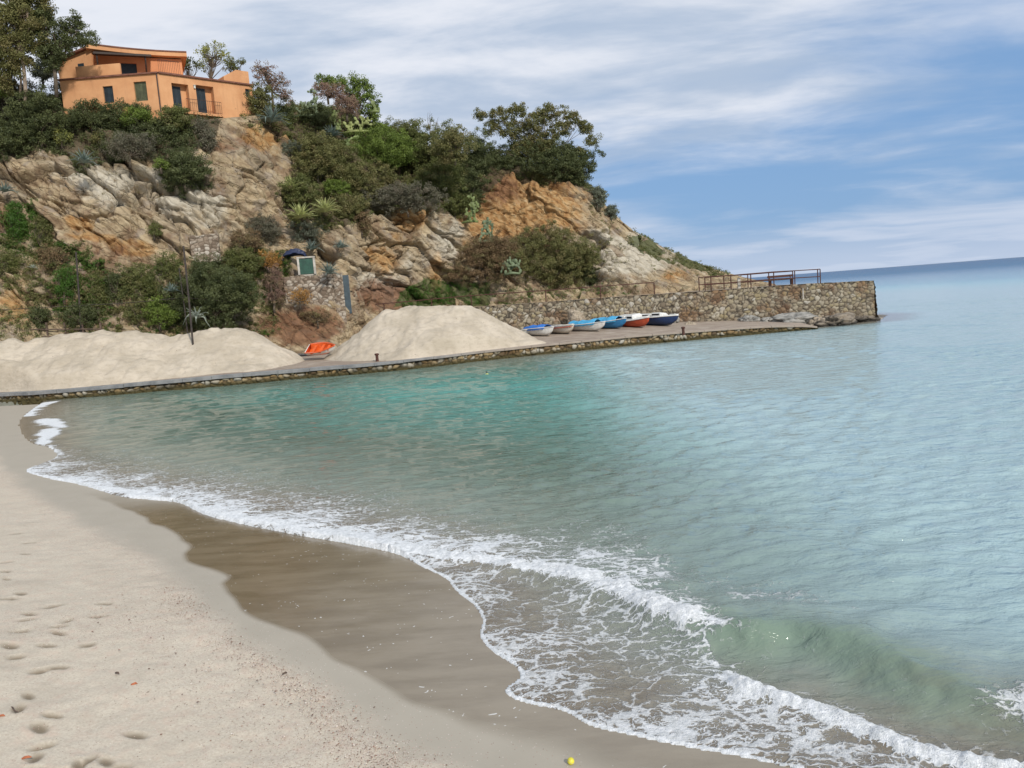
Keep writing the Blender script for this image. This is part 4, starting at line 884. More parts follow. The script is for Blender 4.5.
# bollards
for (u, v, lab) in [(376.5, 361, 'short rusty iron bollard on the quay edge below the rounded sand heap'), (684.5, 334.5, 'short rusty iron bollard on the quay edge right of the row of boats')]:
    t_ = U(u, v, .75); mb = MB(); mb.tube([(0, 0, -.05), (0, 0, .42), (0, 0, .44), (0, 0, .52), (0, 0, .56)], [.11, .10, .15, .16, .09], 12); tag(mb.build('bollard', M_rustm, None, False, (t_.x, t_.y+.35, deckz(t_.x, t_.y+.35))), lab, 'bollard')
# iron railings on the walkway
def zw(x): return float(np.interp(x, *zip(*wtop)))
def iron_rail(label, posts, Y, hgt, rails, rr=.05, Ye=None):
    Ye = Ye or Y; xs = []
    for i, u in enumerate(posts):
        y = Y+(Ye-Y)*i/max(1, len(posts)-1); q_ = P(u, 285, y); xs.append(Vector((q_.x, y, zw(q_.x)-.03)))
    ro = empty('iron_railing', xs[0]); tag(ro, label, 'railing')
    for q_ in xs: mb = MB(); c = q_-xs[0]; mb.tube([c, c+Vector((.01, 0, hgt))], rr, 6); mb.build('railing_post', M_rustm, ro)
    for h in rails:
        mb = MB(); mb.tube([q_-xs[0]+Vector((0, 0, h+.02*math.sin(i*2.1))) for i, q_ in enumerate(xs)], rr*.95, 6); mb.build('rail', M_rustm, ro)
    return ro
iron_rail('long sagging rusty handrail in front of the grass, left part of the walkway', [300, 340, 382, 430, 470, 545, 600, 654], 72.5, 1.08, (1.08,))
iron_rail('two bar rusty iron railing at the outer end of the pier above the wall', [699, 711, 731, 751, 774, 795, 818, 820.5], 72.45, 1.28, (1.27, .62))
iron_rail('rear rusty iron railing on the pier, partly seen behind the front one', [705, 724, 748, 769, 793], 75.2, 1.25, (1.24, .55))
# bench
q_ = P(781, 285, 73.6); bo = empty('bench', (q_.x, q_.y, zw(q_.x))); tag(bo, 'reddish plank bench on the pier between the railings', 'bench')
mb = MB(); mb.box(-1.15, 1.15, -.2, .2, .46, .51, bev=.01); mb.build('seat', M_wood, bo)
mb = MB(); mb.box(-1.15, 1.15, .24, .28, .72, .92, bev=.01); mb.build('backrest', M_rustm, bo)
for sx_ in (-.95, .95):
    mb = MB(); mb.box(sx_-.04, sx_+.04, -.18, .22, 0, .46); mb.box(sx_-.035, sx_+.035, .20, .24, .46, .92); mb.build('leg', M_rustm, bo)
mb = MB(); mb.box(-.05, .05, -.05, .05, 0, .55); t_ = P(803, 300, 71.86); o = mb.build('marker_strip', M_white, None, False, (t_.x, 71.78, 2.25)); o.scale = (1, .5, 1.7); tag(o, 'narrow pale painted strip hanging down the pier wall under the end of the railing', 'wall marker')
mb = MB(); mb.box(-.12, .12, -.1, .1, 0, .95, bev=.02); t_ = P(739, 285, 73.0); tag(mb.build('marker_post', M_white, None, False, (t_.x, 73.0, zw(t_.x)-.02)), 'squat pale stone post on the pier between railing posts', 'post')
# ============================================================ BOATS
def gloss(name, c, rough=.35, var=.12):
    def fn(nt):
        n = nt.noise(nt.co, 3.5, 5, .65); f = nt.noise(nt.co, 20, 3); col = nt.mix(nt.ss(n, .35, .7), c, tuple(x*(1-var*2) for x in c)); col = nt.mix(nt.ss(f, .58, .8, 0, .4), col, (.25, .22, .18)); setb(nt, col, rough)
    return mat(name, fn)
M_bw = gloss('white_gelcoat', (.72, .71, .67)); M_bcr = gloss('cream_gelcoat', (.66, .60, .50)); M_bred = gloss('red_hull_paint', (.52, .085, .035)); M_bor = gloss('orange_plastic', (.75, .12, .02)); M_bblue = gloss('blue_hull_paint', (.03, .20, .42)); M_bnavy = gloss('navy_hull_paint', (.012, .035, .11))
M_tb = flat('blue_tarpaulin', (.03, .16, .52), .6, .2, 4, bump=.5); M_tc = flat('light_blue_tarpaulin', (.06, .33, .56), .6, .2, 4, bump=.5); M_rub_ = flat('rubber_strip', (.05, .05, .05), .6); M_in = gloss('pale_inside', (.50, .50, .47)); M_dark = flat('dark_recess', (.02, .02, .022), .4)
def hull_sec(f, L, B, D):
    """half breadth, sheer height, keel height at station f (0 stern .. 1 bow)"""
    b = B/2*(1-max(0, (f-.35)/.65)**2.3)*(.86+.14*min(f/.3, 1)); return max(b, .015), D*(.92+.30*f*f), D*(.0+.55*max(0, (f-.72)/.28)**2)
def boat(label, u, v, Y, ang, L, B, D, hullm, topm, style, stripe=None, tilt=0, seed=0, cat='rowing boat', name='dinghy', z=None):
    q_ = P(u, v, Y); zz_ = deckz(q_.x, q_.y) if z is None else z
    bo = empty(name, (q_.x, q_.y, float(zz_)+.03), ang); bo.rotation_euler = (tilt if tilt else R_((seed*37 % 17)-8), 0, ang); tag(bo, label, cat, None)
    ns, nr_ = 26, 9; vs = []; rimL = []; rimR = []
    for i in range(ns+1):
        f = i/ns; b, sh_, kz = hull_sec(f, L, B, D); x = -L/2+L*f
        for side in (1, -1):
            ring = []
            for k in range(nr_):
                a = k/(nr_-1); yb = b*(a**.55); z_ = kz+(sh_-kz)*(a**2.0); xx = x+(.10*L*(a)*max(0, (f-.8)/.2)*.6)
                ring.append((xx, side*yb, z_))
            vs += ring
            (rimL if side > 0 else rimR).append(ring[-1])
    fs = []
    W_ = 2*nr_
    for i in range(ns):
        for side in (0, 1):
            o0 = i*W_+side*nr_
            for k in range(nr_-1):
                q4 = (o0+k, o0+W_+k, o0+W_+k+1, o0+k+1); fs.append(q4 if side == 0 else q4[::-1])
    for k in range(nr_-1): fs.append((k, k+1, nr_+k+1, nr_+k)[::-1])
    mb = MB(); mb.add(vs, fs); hull = mb.build('hull', hullm, bo, True)
    hull.data.materials.clear(); hull.data.materials.append(hullm)
    sol = hull.modifiers.new('thickness', 'SOLIDIFY'); sol.thickness = .035; sol.offset = 1
    if style == 'tender':
        ml = MB(); ml.add([(a_[0]*.95, a_[1]*.93, a_[2]*.97+.035) for a_ in vs], fs); ml.build('liner', M_bor, bo, True)
    for rim, sd in ((rimL, 1), (rimR, -1)):
        mb = MB(); mb.tube([Vector(r) + Vector((0, sd*.02, .0)) for r in rim], .035, 6); mb.build('gunwale', M_bw if style != 'tender' else M_bor, bo, True)
    if stripe: 
        mb = MB()
        for sd in (1, -1):
            rim = rimL if sd > 0 else rimR; mb.tube([Vector((r[0], r[1]+sd*.012, r[2]-.13)) for r in rim[:-1]], .035, 6)
        mb.build('stripe', stripe, bo, True)
    rs = random.Random(seed)
    if style in ('tarp', 'deck'):
        n1_, n2_ = 22, 11; vs = []; hgt = .30 if style == 'tarp' else .07; span = (0.02, .82) if style == 'tarp' else (0, 1)
        for i in range(n1_+1):
            f = span[0]+(span[1]-span[0])*i/n1_; b, sh_, _ = hull_sec(f, L, B, D); x = -L/2+L*f+(.10*L*max(0, (f-.8)/.2)*.6)
            for k in range(n2_+1):
                a = -1+2*k/n2_; zt_ = sh_+.045+hgt*(1-a*a)*(1-.35*abs(math.sin(f*9+seed)))+rs.uniform(-.03, .03)*(style == 'tarp')
                if style == 'tarp' and abs(a) > .99: zt_ = sh_-.11-rs.random()*.05
                vs.append((x, a*(b+.055), zt_))
        fs = [(i*(n2_+1)+k, (i+1)*(n2_+1)+k, (i+1)*(n2_+1)+k+1, i*(n2_+1)+k+1) for i in range(n1_) for k in range(n2_)]
        mb = MB(); mb.add(vs, fs); o = mb.build('cover' if style == 'tarp' else 'deck', topm, bo, True); sm_ = o.modifiers.new('thickness', 'SOLIDIFY'); sm_.thickness = .02
        if style == 'deck':
            mb = MB(); mb.box(-L*.30, L*.12, -B*.24, B*.24, D*.98, D*1.06+.1, bev=.03); mb.build('cockpit_rim', M_in, bo)
    if style == 'cabin':   # open cockpit aft, white moulded foredeck with a windscreen frame
        n1_ = 16; vs = []
        for i in range(n1_+1):
            f = i/n1_; b, sh_, _ = hull_sec(f, L, B, D); x = -L/2+L*f+(.10*L*max(0, (f-.8)/.2)*.6)
            for k in range(9): a = -1+2*k/8; vs.append((x, a*(b+.02), sh_+.05+.08*(1-a*a)))
        fs = [(i*9+k, (i+1)*9+k, (i+1)*9+k+1, i*9+k+1) for i in range(n1_) for k in range(8)]
        mb = MB(); mb.add(vs, fs); o = mb.build('deck', topm, bo, True); o.modifiers.new('thickness', 'SOLIDIFY').thickness = .03
        mb = MB(); mb.box(-L*.46, -L*.12, -B*.36, B*.36, D*1.0, D*1.0+.36, bev=.09); cab = mb.build('engine_box', topm, bo, False)
        mb = MB(); mb.box(-L*.10, L*.16, -B*.33, B*.33, D*1.0, D*1.0+.42, bev=.12); cab = mb.build('cabin', topm, bo, False)
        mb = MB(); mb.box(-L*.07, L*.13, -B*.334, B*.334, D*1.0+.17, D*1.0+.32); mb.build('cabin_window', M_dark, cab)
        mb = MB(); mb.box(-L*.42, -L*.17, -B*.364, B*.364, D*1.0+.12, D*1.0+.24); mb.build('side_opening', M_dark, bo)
    if style in ('open', 'tender'):
        vs = []; n1_ = 16
        for i in range(n1_+1):
            f = .02+.93*i/n1_; b, sh_, kz = hull_sec(f, L, B, D); x = -L/2+L*f
            for k in range(5): a = -1+2*k/4; vs.append((x, a*b*.80, kz+D*.30))
        mb = MB(); mb.add(vs, [(i*5+k, (i+1)*5+k, (i+1)*5+k+1, i*5+k+1) for i in range(n1_) for k in range(4)]); mb.build('floor', M_in if style == 'open' else M_bor, bo)
        for f in (.25, .55, .8):
            b, sh_, _ = hull_sec(f, L, B, D); mb = MB(); mb.box(-L/2+L*f-.11, -L/2+L*f+.11, -b+.01, b-.01, sh_-.14, sh_-.10); mb.build('thwart', topm, bo)
    if style != 'tender':
        mb = MB(); mb.tube([(-L*.48, 0, D*.04), (0, 0, -.02), (L*.36, 0, .02), (L*.47, 0, D*.55)], .03, 5); mb.build('keel', hullm, bo)
    return bo
ANG = R_(-54)
boat('white dinghy under a bright blue tarpaulin, leftmost full boat of the row', 540, 333.5, 65.8, ANG, 3.1, 1.55, .56, M_bw, M_tb, 'tarp', seed=1)
boat('cream white dinghy with a red side stripe and covered deck, second in the row', 561, 331.5, 66.3, ANG-.12, 3.4, 1.55, .56, M_bcr, M_bcr, 'deck', M_bred, seed=2)
boat('white dinghy with a light blue tarpaulin, in the middle of the row', 588, 330.5, 66.6, ANG+.10, 3.5, 1.55, .58, M_bw, M_tc, 'tarp', seed=3)
boat('blue hulled boat with a sagging light blue cover', 610, 328.5, 67.3, ANG+.08, 3.4, 1.6, .62, M_bblue, M_tc, 'tarp', seed=4)
boat('red hulled motor boat with white deck and small cabin', 634, 326.5, 67.6, ANG-.06, 3.6, 1.65, .62, M_bred, M_bw, 'cabin', seed=5)
boat('dark blue hulled motor boat with white deck, rightmost of the row', 658, 324.5, 68.2, ANG+.12, 3.7, 1.65, .62, M_bnavy, M_bw, 'cabin', seed=6)
boat('small pale grey skiff half hidden behind sand at the left end of the row', 519, 331.5, 66.9, ANG+.1, 2.6, 1.2, .42, M_in, M_dark, 'open', seed=7)
q_ = P(322, 353, 60.2)
boat('orange and white tender lying tilted on sand between the two sand heaps', 322.5, 352.5, 60.2, R_(-14), 2.2, 1.25, .50, M_bw, M_bor, 'tender', tilt=R_(32), seed=8, name='tender', z=max(float(deckz(q_.x, q_.y))+.05, q_.z))
# small things on the beach and the water
M_ylw = flat('yellow_skin', (.62, .55, .04), .45, .2, 12); M_buoy = flat('yellow_float', (.55, .55, .14), .4)
def uvball(r_, n=18, sz=1.0):
    mb = MB(); vs = []; fs = []
    for i in range(n+1):
        a = math.pi*i/n
        for k in range(2*n): t = math.pi*k/n; vs.append((r_*math.sin(a)*math.cos(t), r_*math.sin(a)*math.sin(t), r_*math.cos(a)*sz))
    for i in range(n):
        for k in range(2*n): a0 = i*2*n+k; b0 = i*2*n+(k+1) % (2*n); fs.append((a0, a0+2*n, b0+2*n, b0))
    return mb.add(vs, fs)
def ground(u, v):
    c = U(u, v, .2)
    for _ in range(4): zz_ = float(sandz(np.array([c.x]), np.array([c.y]))[0][0]); c = U(u, v, zz_)
    return c
c = ground(571, 764); mb = uvball(.034); o = mb.build('ball', M_ylw, None, True, c+Vector((0, 0, .030))); tag(o, 'small yellow ball on the wet sand at the bottom of the beach', 'ball')
seam = MB(); seam.tube([Vector((math.cos(t)*.0335, math.sin(t)*.0335*math.cos(.6*math.sin(2*t)), .0335*math.sin(.6*math.sin(2*t)))) for t in np.linspace(0, 2*math.pi, 40)], .0014, 5, False); seam.build('seam', M_white, o)
c = U(487, 375, .05); mb = uvball(.12, 14, .8); o = mb.build('buoy', M_buoy, None, True, c); tag(o, 'small yellow float on the water off the quay', 'buoy'); mb = MB(); mb.tube([(0, 0, .1), (0, 0, .2)], .03, 8); mb.build('eyelet', M_rail, o)
M_twig = flat('driftwood', (.09, .06, .045), .9, .4, 20); M_brick = flat('worn_brick', (.40, .13, .06), .9, .3, 20)
def bit(name, u, v, L, r_, rz, mt_, label, cat):
    c = ground(u, v); rs = random.Random(int(u*10)); mb = MB(); d = Vector((math.cos(rz), math.sin(rz), .04))
    mb.tube([d*(-L/2)+Vector((0, 0, .0)), d*(-L*.2)+Vector((0, rs.uniform(-.1, .1)*L, .006)), d*(L*.2)+Vector((0, rs.uniform(-.1, .1)*L, .01)), d*L/2], [r_*.6, r_, r_*.95, r_*.3], 8)
    tag(mb.build(name, mt_, None, False, c+Vector((0, 0, r_*.7+.012))), label, cat)
bit('twig', 14, 711, .26, .008, R_(-38), M_twig, 'dark thin twig on the dry sand at the left edge', 'twig')
bit('driftwood', 117.5, 675, .085, .013, R_(-35), M_twig, 'short dark piece of driftwood on the dry sand beside the reddish chip', 'driftwood')
bit('brick_chip', 134.5, 686, .07, .014, R_(10), M_brick, 'reddish brick chip just right of the short driftwood', 'brick chip')
bit('brick_chip', 27, 760, .09, .014, R_(8), M_brick, 'reddish brick chip near the bottom left corner of the beach', 'brick chip')
bit('brick_chip', 2, 718, .07, .012, R_(0), M_brick, 'reddish brick chip below the thin twig at the left edge', 'brick chip')
bit('driftwood', 285, 675, .06, .012, R_(20), M_twig, 'small dark piece of driftwood on the shell line', 'driftwood')
# shell and pebble line
def pebbles():
    n = 5200; rng = np.random.default_rng(5); X_, Y_ = [], []
    dl = np.array(Dw[:-len(far)]); i = rng.integers(0, len(dl)-1, n*2); f = rng.random(n*2); c_ = dl[i]*(1-f[:, None])+dl[i+1]*f[:, None]
    off_ = rng.normal(0, .16, n*2)-.14; side = rng.random(n*2) < .25; off_ = np.where(side, off_-rng.random(n*2)*1.3, off_)
    t_ = dl[i+1]-dl[i]; nn_ = np.stack([t_[:, 1], -t_[:, 0]], 1)/(np.hypot(*t_.T)[:, None]+1e-9)
    q2 = c_-nn_*off_[:, None]*np.sign(-1); x = q2[:, 0]; y = q2[:, 1]
    k = (np.hypot(x, y) < 14) & (y > 3); x, y = x[k][:n], y[k][:n]; z, _ = sandz(x, y); r_ = rng.uniform(.003, .0095, len(x))*(1+.8*(rng.random(len(x)) > .93))
    oc = np.array([(1, 0, 0), (0, 1, 0), (-1, 0, 0), (0, -1, 0), (0, 0, 1), (0, 0, -1)]); fc = np.array([(0, 1, 4), (1, 2, 4), (2, 3, 4), (3, 0, 4), (1, 0, 5), (2, 1, 5), (3, 2, 5), (0, 3, 5)])
    a = rng.random(len(x))*6.28; ca_, sa_ = np.cos(a)[:, None], np.sin(a)[:, None]; ex = rng.uniform(.6, 1.7, (len(x), 1))
    V_ = np.stack([(oc[:, 0][None]*ex*ca_-oc[:, 1][None]*sa_)*r_[:, None]+x[:, None], (oc[:, 0][None]*ex*sa_+oc[:, 1][None]*ca_)*r_[:, None]+y[:, None], oc[:, 2][None]*r_[:, None]*.5+z[:, None]+.016], -1)
    F_ = fc[None]+6*np.arange(len(x))[:, None, None]
    def fn(nt):
        t = nt.attr('tone'); setb(nt, nt.ramp(t, [(0, (.09, .055, .04)), (.3, (.27, .15, .10)), (.6, (.50, .36, .29)), (1, (.72, .66, .58))]), .8)
    return link('shell_debris', npmesh('shell_debris', V_.reshape(-1, 3), F_.reshape(-1, 3), False, dict(tone=np.repeat(rng.random(len(x)), 6)), 3), mat('shell_bits', fn))
tag(pebbles(), 'reddish brown line of crushed shells and pebbles along the upper wash line', 'shell debris', kind='stuff')
# ============================================================ VEGETATION
def m_leaf(name, c0, c1, c2=None, rough=.55, trans=.25):
    def fn(nt):
        t = nt.attr('tone'); k = nt.attr('clump'); col = nt.mix(t, c0, c1)
        if c2: col = nt.mix(nt.ss(k, .6, .95), col, c2)
        col = nt.mix(nt.math('MULTIPLY', k, .3), col, tuple(x*1.4 for x in c1))
        setb(nt, col, rough, Specular_IOR_Level=.3)
        tr = nt.new('BsdfTranslucent'); nt.put(tr.inputs[0], nt.mix(.5, col, (.12, .16, .03))); mx = nt.new('MixShader', i_0=trans); nt.l.new(nt.b.outputs[0], mx.inputs[1]); nt.l.new(tr.outputs[0], mx.inputs[2]); nt.l.new(mx.outputs[0], nt.out.inputs[0])
    return mat(name, fn)
LM = dict(
 dark=m_leaf('leaf_dark', (.045, .06, .024), (.125, .14, .055)), maquis=m_leaf('leaf_maquis', (.065, .08, .024), (.19, .205, .065), (.17, .135, .07)),
 olive=m_leaf('leaf_olive', (.09, .095, .032), (.235, .225, .085), (.17, .13, .06)), bright=m_leaf('leaf_bright', (.08, .125, .022), (.19, .25, .05)),
 grey=m_leaf('leaf_grey', (.10, .115, .08), (.21, .225, .165)), yellow=m_leaf('leaf_yellow', (.17, .19, .05), (.33, .33, .10)),
 brown=m_leaf('leaf_brown', (.10, .065, .035), (.24, .16, .085), (.12, .13, .05), .8, .1), rust=m_leaf('leaf_rust', (.26, .12, .03), (.46, .25, .07), (.3, .2, .1), .8, .2),
 pink=m_leaf('leaf_pink_brown', (.17, .10, .08), (.33, .21, .16), (.2, .17, .08), .8, .2), purple=m_leaf('leaf_greyed', (.10, .095, .065), (.21, .195, .135), (.11, .08, .065)),
 grass=m_leaf('leaf_grass', (.035, .085, .012), (.085, .17, .028)))
M_bark = flat('bark', (.10, .078, .055), .9, .4, 4, bump=.6); M_barkp = flat('pale_bark', (.26, .20, .15), .9, .35, 3, bump=.5)
def leaves(pts, size, rng, asp=.55, tone=None, clump=None, upb=.3, dirs=None):
    n = len(pts); a = rng.normal(size=(n, 3)) if dirs is None else dirs+rng.normal(size=(n, 3))*.35; a /= np.linalg.norm(a, axis=1, keepdims=True)+1e-9
    b = rng.normal(size=(n, 3)); b[:, 2] += upb; b -= a*(a*b).sum(1, keepdims=True); b /= np.linalg.norm(b, axis=1, keepdims=True)+1e-9
    s = size*rng.uniform(.6, 1.3, (n, 1)); a = a*s*.5; b = b*s*.5*asp
    V_ = np.stack([pts-a, pts+b*1.0, pts+a, pts-b*1.0], 1).reshape(-1, 3); F_ = np.arange(n*4).reshape(n, 4)
    t = rng.random(n) if tone is None else tone
    return V_, F_, np.repeat(t, 4), np.repeat(clump if clump is not None else rng.random(n), 4)
def leafmesh(name, parts_):
    V_ = []; F_ = []; T_ = []; C2 = []; o = 0
    for v_, f_, t_, c_ in parts_: V_.append(v_); F_.append(f_+o); T_.append(t_); C2.append(c_); o += len(v_)
    return npmesh(name, np.concatenate(V_), np.concatenate(F_), False, dict(tone=np.concatenate(T_), clump=np.concatenate(C2)))
NL = [0]
def plant(name, cat, label, base, Y, blobs, kind, leaf=.13, cr=.42, dens=1.0, clumps=1.0, trunk=.10, part='crown', kinds=None, trunkpts=None, bark=None, depth=.8, asp=.55, shell=.45, stem=True, grp=None):
    """blobs: (u, v, half width px, half height px) give the crown volume in the place; base: (u, v) foot of the plant"""
    seed = abs(hash((label, 7))) % 10**6 if False else sum(ord(ch)*(i+3) for i, ch in enumerate(label)) % 99991
    rng = np.random.default_rng(seed); rs = random.Random(seed); k = Y/800
    b = P(base[0], base[1], Y); cen = []; bl = []
    for (u, v, ru, rvv) in blobs:
        c = np.array(P(u, v, Y)); R3 = np.array([ru*k, min(ru, rvv*1.4)*k*depth, rvv*k]); vol = R3[0]*R3[2]
        n = max(5, int(9.5*clumps*vol/(cr*cr*2.2)))
        d = rng.normal(size=(n, 3)); d /= np.linalg.norm(d, axis=1, keepdims=True); rad = rng.uniform(shell, .93, (n, 1))**.8
        q_ = c+d*rad*R3*(1+.14*rng.normal(size=(n, 1))); cen.append(q_)
    cen = np.concatenate(cen); nc_ = len(cen)
    kt = rng.random(nc_); parts_ = []
    per = max(10, int(95*dens*(cr/.42)**2*(.13/leaf)**1.3))
    cs = cr*rng.uniform(.6, 1.35, (nc_, 1))
    idx = np.repeat(np.arange(nc_), per); off_ = rng.normal(size=(len(idx), 3)); off_ /= np.linalg.norm(off_, axis=1, keepdims=True); off_ *= rng.random((len(idx), 1))**.45
    pts = cen[idx]+off_*cs[idx]*np.array([1, 1, .72])
    tone = np.clip(.5*kt[idx]+.5*rng.random(len(idx)), 0, 1)
    parts_.append(leaves(pts-np.array(b), leaf, rng, asp, tone, kt[idx]))
    NL[0] += len(idx)
    root = empty(name, b); tag(root, label, cat, grp)
    o = link(part, leafmesh(part, parts_), LM[kind], root)
    if stem:
        mb = MB(); tp = [Vector((0, 0, -.4))]+([P(u, v, Y)-b for u, v in trunkpts] if trunkpts else [Vector((0, 0, 0))])
        if trunkpts: mb.tube(tp, [trunk*(1-.55*i/len(tp)) for i in range(len(tp))], 8)
        top = tp[-1]; mean = Vector(cen.mean(0))-b
        if not trunkpts: mb.tube([tp[0], tp[-1], tp[-1].lerp(mean, .35)], [trunk, trunk, trunk*.7], 7); top = tp[-1].lerp(mean, .35)
        pick = rs.sample(range(nc_), min(nc_, 60 if trunkpts else 22))
        for i in pick:
            c = Vector(cen[i])-b; st = top if not trunkpts else tp[max(1, len(tp)-1-rs.randint(0, min(2, len(tp)-2)))]
            mid = st.lerp(c, .5)+Vector((rs.uniform(-.12, .12), rs.uniform(-.12, .12), rs.uniform(-.15, .05)))*(c-st).length
            mb.tube([st, mid, c], [trunk*.42, trunk*.24, trunk*.07], 5, False)
        mb.build('trunk' if trunkpts else 'stem', bark or M_bark, root, True)
    return root
def bush(label, u, v, ru, rv, kind, leaf=.12, cr=.36, cat='bush', name='bush', dY=0, **kw):
    s_ = seat(u, v+rv*.55); Y = min(max(s_.y-.15+dY, 58), 90); n = kw.pop('nb', 3); rs = random.Random(int(u*7+v)); bl = [(u, v, ru*.8, rv*.85)]
    for i in range(n): bl.append((u+rs.uniform(-.55, .55)*ru, v+rs.uniform(-.45, .45)*rv, ru*rs.uniform(.35, .55), rv*rs.uniform(.4, .6)))
    return plant(name, cat, label, (u, v+rv*.8), Y, bl, kind, leaf, cr, part='foliage', **kw)
# ---- trees
plant('tall_tree', 'tree', 'tall feathery tree at the left edge with two pale trunks', (25, 100), 67.5, [(8, 22, 26, 28), (28, 12, 22, 24), (0, 62, 18, 32), (14, 50, 20, 22), (36, 34, 13, 20), (-30, 30, 30, 40), (30, -10, 26, 18)], 'olive', .16, .5, 1.1, 1.15, .16, trunkpts=[(25.5, 88), (24, 70), (22, 52), (26, 35), (28, 15)], bark=M_barkp)
plant('pale_trunk_tree', 'tree', 'slim tree with a leaning pale trunk, just left of the twin trunked tall tree', (19, 96), 68.2, [(14, 8, 14, 14), (-4, 84, 12, 16)], 'bright', .15, .45, .8, .6, .10, trunkpts=[(21, 80), (18.5, 60), (17, 45), (15, 20)], bark=M_barkp)
plant('dark_tree', 'tree', 'dark leaved tree reaching over the left end of the house', (56, 92), 67.8, [(48, 38, 15, 28), (60, 48, 15, 13), (73, 34, 12, 17), (74, 20, 6, 11), (88, 38, 11, 8), (62, 26, 7, 10), (40, 18, 10, 12), (50, 62, 12, 12)], 'dark', .14, .38, 1.0, 1.1, .16, trunkpts=[(55.5, 78), (54, 64), (53, 56), (60, 50), (70, 44)])
plant('garden_tree', 'tree', 'yellowish sparse tree rising behind the house between its two roof blocks', (211, 90), 81, [(213, 52, 17, 10), (203, 50, 8, 7), (224, 58, 8, 8), (209, 62, 12, 7)], 'yellow', .17, .42, .45, .55, .12, trunkpts=[(211, 80), (212, 68), (213, 58)])
plant('dark_garden_tree', 'tree', 'low dark tree behind the house, left of the yellowish one', (191, 90), 80, [(190, 65, 11, 7), (183, 62, 5, 6)], 'dark', .15, .4, .9, .8, .1)
plant('round_garden_tree', 'tree', 'small dark green tree behind the roof, right of the yellowish one', (234, 85), 80.5, [(236, 64, 10, 8), (228, 66, 6, 6)], 'maquis', .15, .4, .8, .7, .1)
plant('autumn_tree', 'tree', 'half bare tree with reddish leaves right of the house', (272, 116), 76.5, [(266, 78, 13, 15), (280, 84, 10, 14), (259, 66, 6, 6), (286, 96, 7, 10)], 'pink', .12, .30, .45, .9, .12, trunkpts=[(273, 104), (272, 92), (268, 80), (262, 68)])
plant('domed_pine', 'tree', 'bright green domed tree crown at the top right of the scrub', (360, 128), 79.5, [(334, 80, 12, 7), (350, 84, 13, 9), (362, 92, 13, 11), (370, 105, 10, 15), (376, 120, 7, 12), (322, 80, 8, 6)], 'bright', .15, .42, 1.0, 1.0, .15, trunkpts=[(358, 118), (354, 104), (352, 95)])
plant('spreading_tree', 'tree', 'wide open crowned tree at the right end of the hill against the sky', (545, 178), 84.3, [(528, 150, 28, 10), (480, 116, 6, 7), (500, 115, 10, 9), (518, 112, 10, 8), (551, 112, 15, 8), (572, 118, 9, 8), (585, 128, 8, 8), (592, 140, 7, 6), (578, 152, 6, 4), (535, 122, 14, 10), (560, 130, 12, 8), (512, 130, 16, 10), (490, 128, 7, 8), (540, 140, 18, 10), (474, 143, 8, 7)], 'olive', .15, .40, 1.05, 1.45, .14, trunkpts=[(547, 176), (545, 166), (546, 156), (549, 146)])
# ---- undergrowth on the crest and slopes
def B(label, u, v, ru, rv, kind, *a, **k): return bush(label, u, v-rv*.12, ru*1.28, rv*1.3, kind, *a, **k)
B('dark dense bush under the wide open tree, on top of the orange scarp', 526, 163, 56, 20, 'dark', .13, .40, dY=.3, trunk=.12)
B('dark bush hanging over the right shoulder of the orange scarp', 575, 172, 17, 20, 'dark', .13, .38, dY=.5)
B('dark tall bush left of the wide open tree', 475, 158, 24, 20, 'dark', .13, .4, dY=.4)
B('grey green scrub at the right shoulder below the wide tree', 597, 198, 9, 10, 'grey', .12, .3)
B('small blue grey bush lower down on the right shoulder', 611, 213, 8, 7, 'grey', .11, .28)
B('rounded green hummock of scrub against the sky in the hill centre', 425, 150, 38, 24, 'maquis', .13, .42, dY=0, nb=5)
B('yellow green scrub mound left of the central hummock', 380, 152, 36, 20, 'bright', .12, .4, nb=4, dens=.9)
B('olive scrub below the prickly pears, left part of the green slope', 318, 160, 26, 22, 'olive', .13, .4, nb=4)
B('olive brown scrub in the middle of the green slope', 358, 182, 34, 20, 'olive', .13, .4, nb=4)
B('mixed green scrub at the right of the green slope', 440, 182, 30, 20, 'maquis', .13, .4, nb=4)
B('purplish grey scrub overhanging the slabs of pale rock', 408, 200, 44, 14, 'purple', .12, .36, nb=5)
B('dark scrub in the gully left of the orange scarp', 470, 192, 17, 22, 'dark', .12, .36, nb=3)
B('green scrub above the yellow agaves', 300, 192, 22, 14, 'maquis', .12, .36)
B('bright green bush right above the yellow agaves', 338, 188, 14, 8, 'bright', .12, .32)
B('olive scrub right of the yellow agaves', 345, 208, 22, 12, 'olive', .12, .34)
B('greyish dry scrub under the yellow agaves', 308, 232, 22, 12, 'grey', .10, .32, dens=.8)
B('brownish heather like bush above the dark green bush', 262, 230, 20, 14, 'purple', .10, .30, dens=.9)
B('yellowish brown weed tuft at the edge of the tan rock spur', 362, 222, 9, 12, 'brown', .11, .3, dens=.8)
B('small grey green bush above the pale gully, left of the green slope', 292, 150, 9, 7, 'grey', .10, .28)
B('dense bush right beside the house, below the reddish tree', 261, 101, 14, 14, 'olive', .13, .36)
B('dark bush at the foot of the reddish tree', 285, 112, 12, 12, 'dark', .13, .36)
B('pinkish dry bush between the prickly pears', 347, 106, 13, 12, 'pink', .11, .32, dens=.8)
B('second pinkish dry bush, behind the upper prickly pear', 328, 92, 14, 8, 'pink', .11, .32, dens=.7)
B('dark green shrub at the foot of the upper prickly pears', 318, 118, 18, 12, 'dark', .12, .34)
B('dark shrub right below the prickly pear on the sky line', 362, 130, 16, 8, 'dark', .12, .34)
B('rounded grey green olive bush in front of the left end of the house', 79, 88, 15, 10, 'grey', .13, .36, dY=-1.4, nb=3)
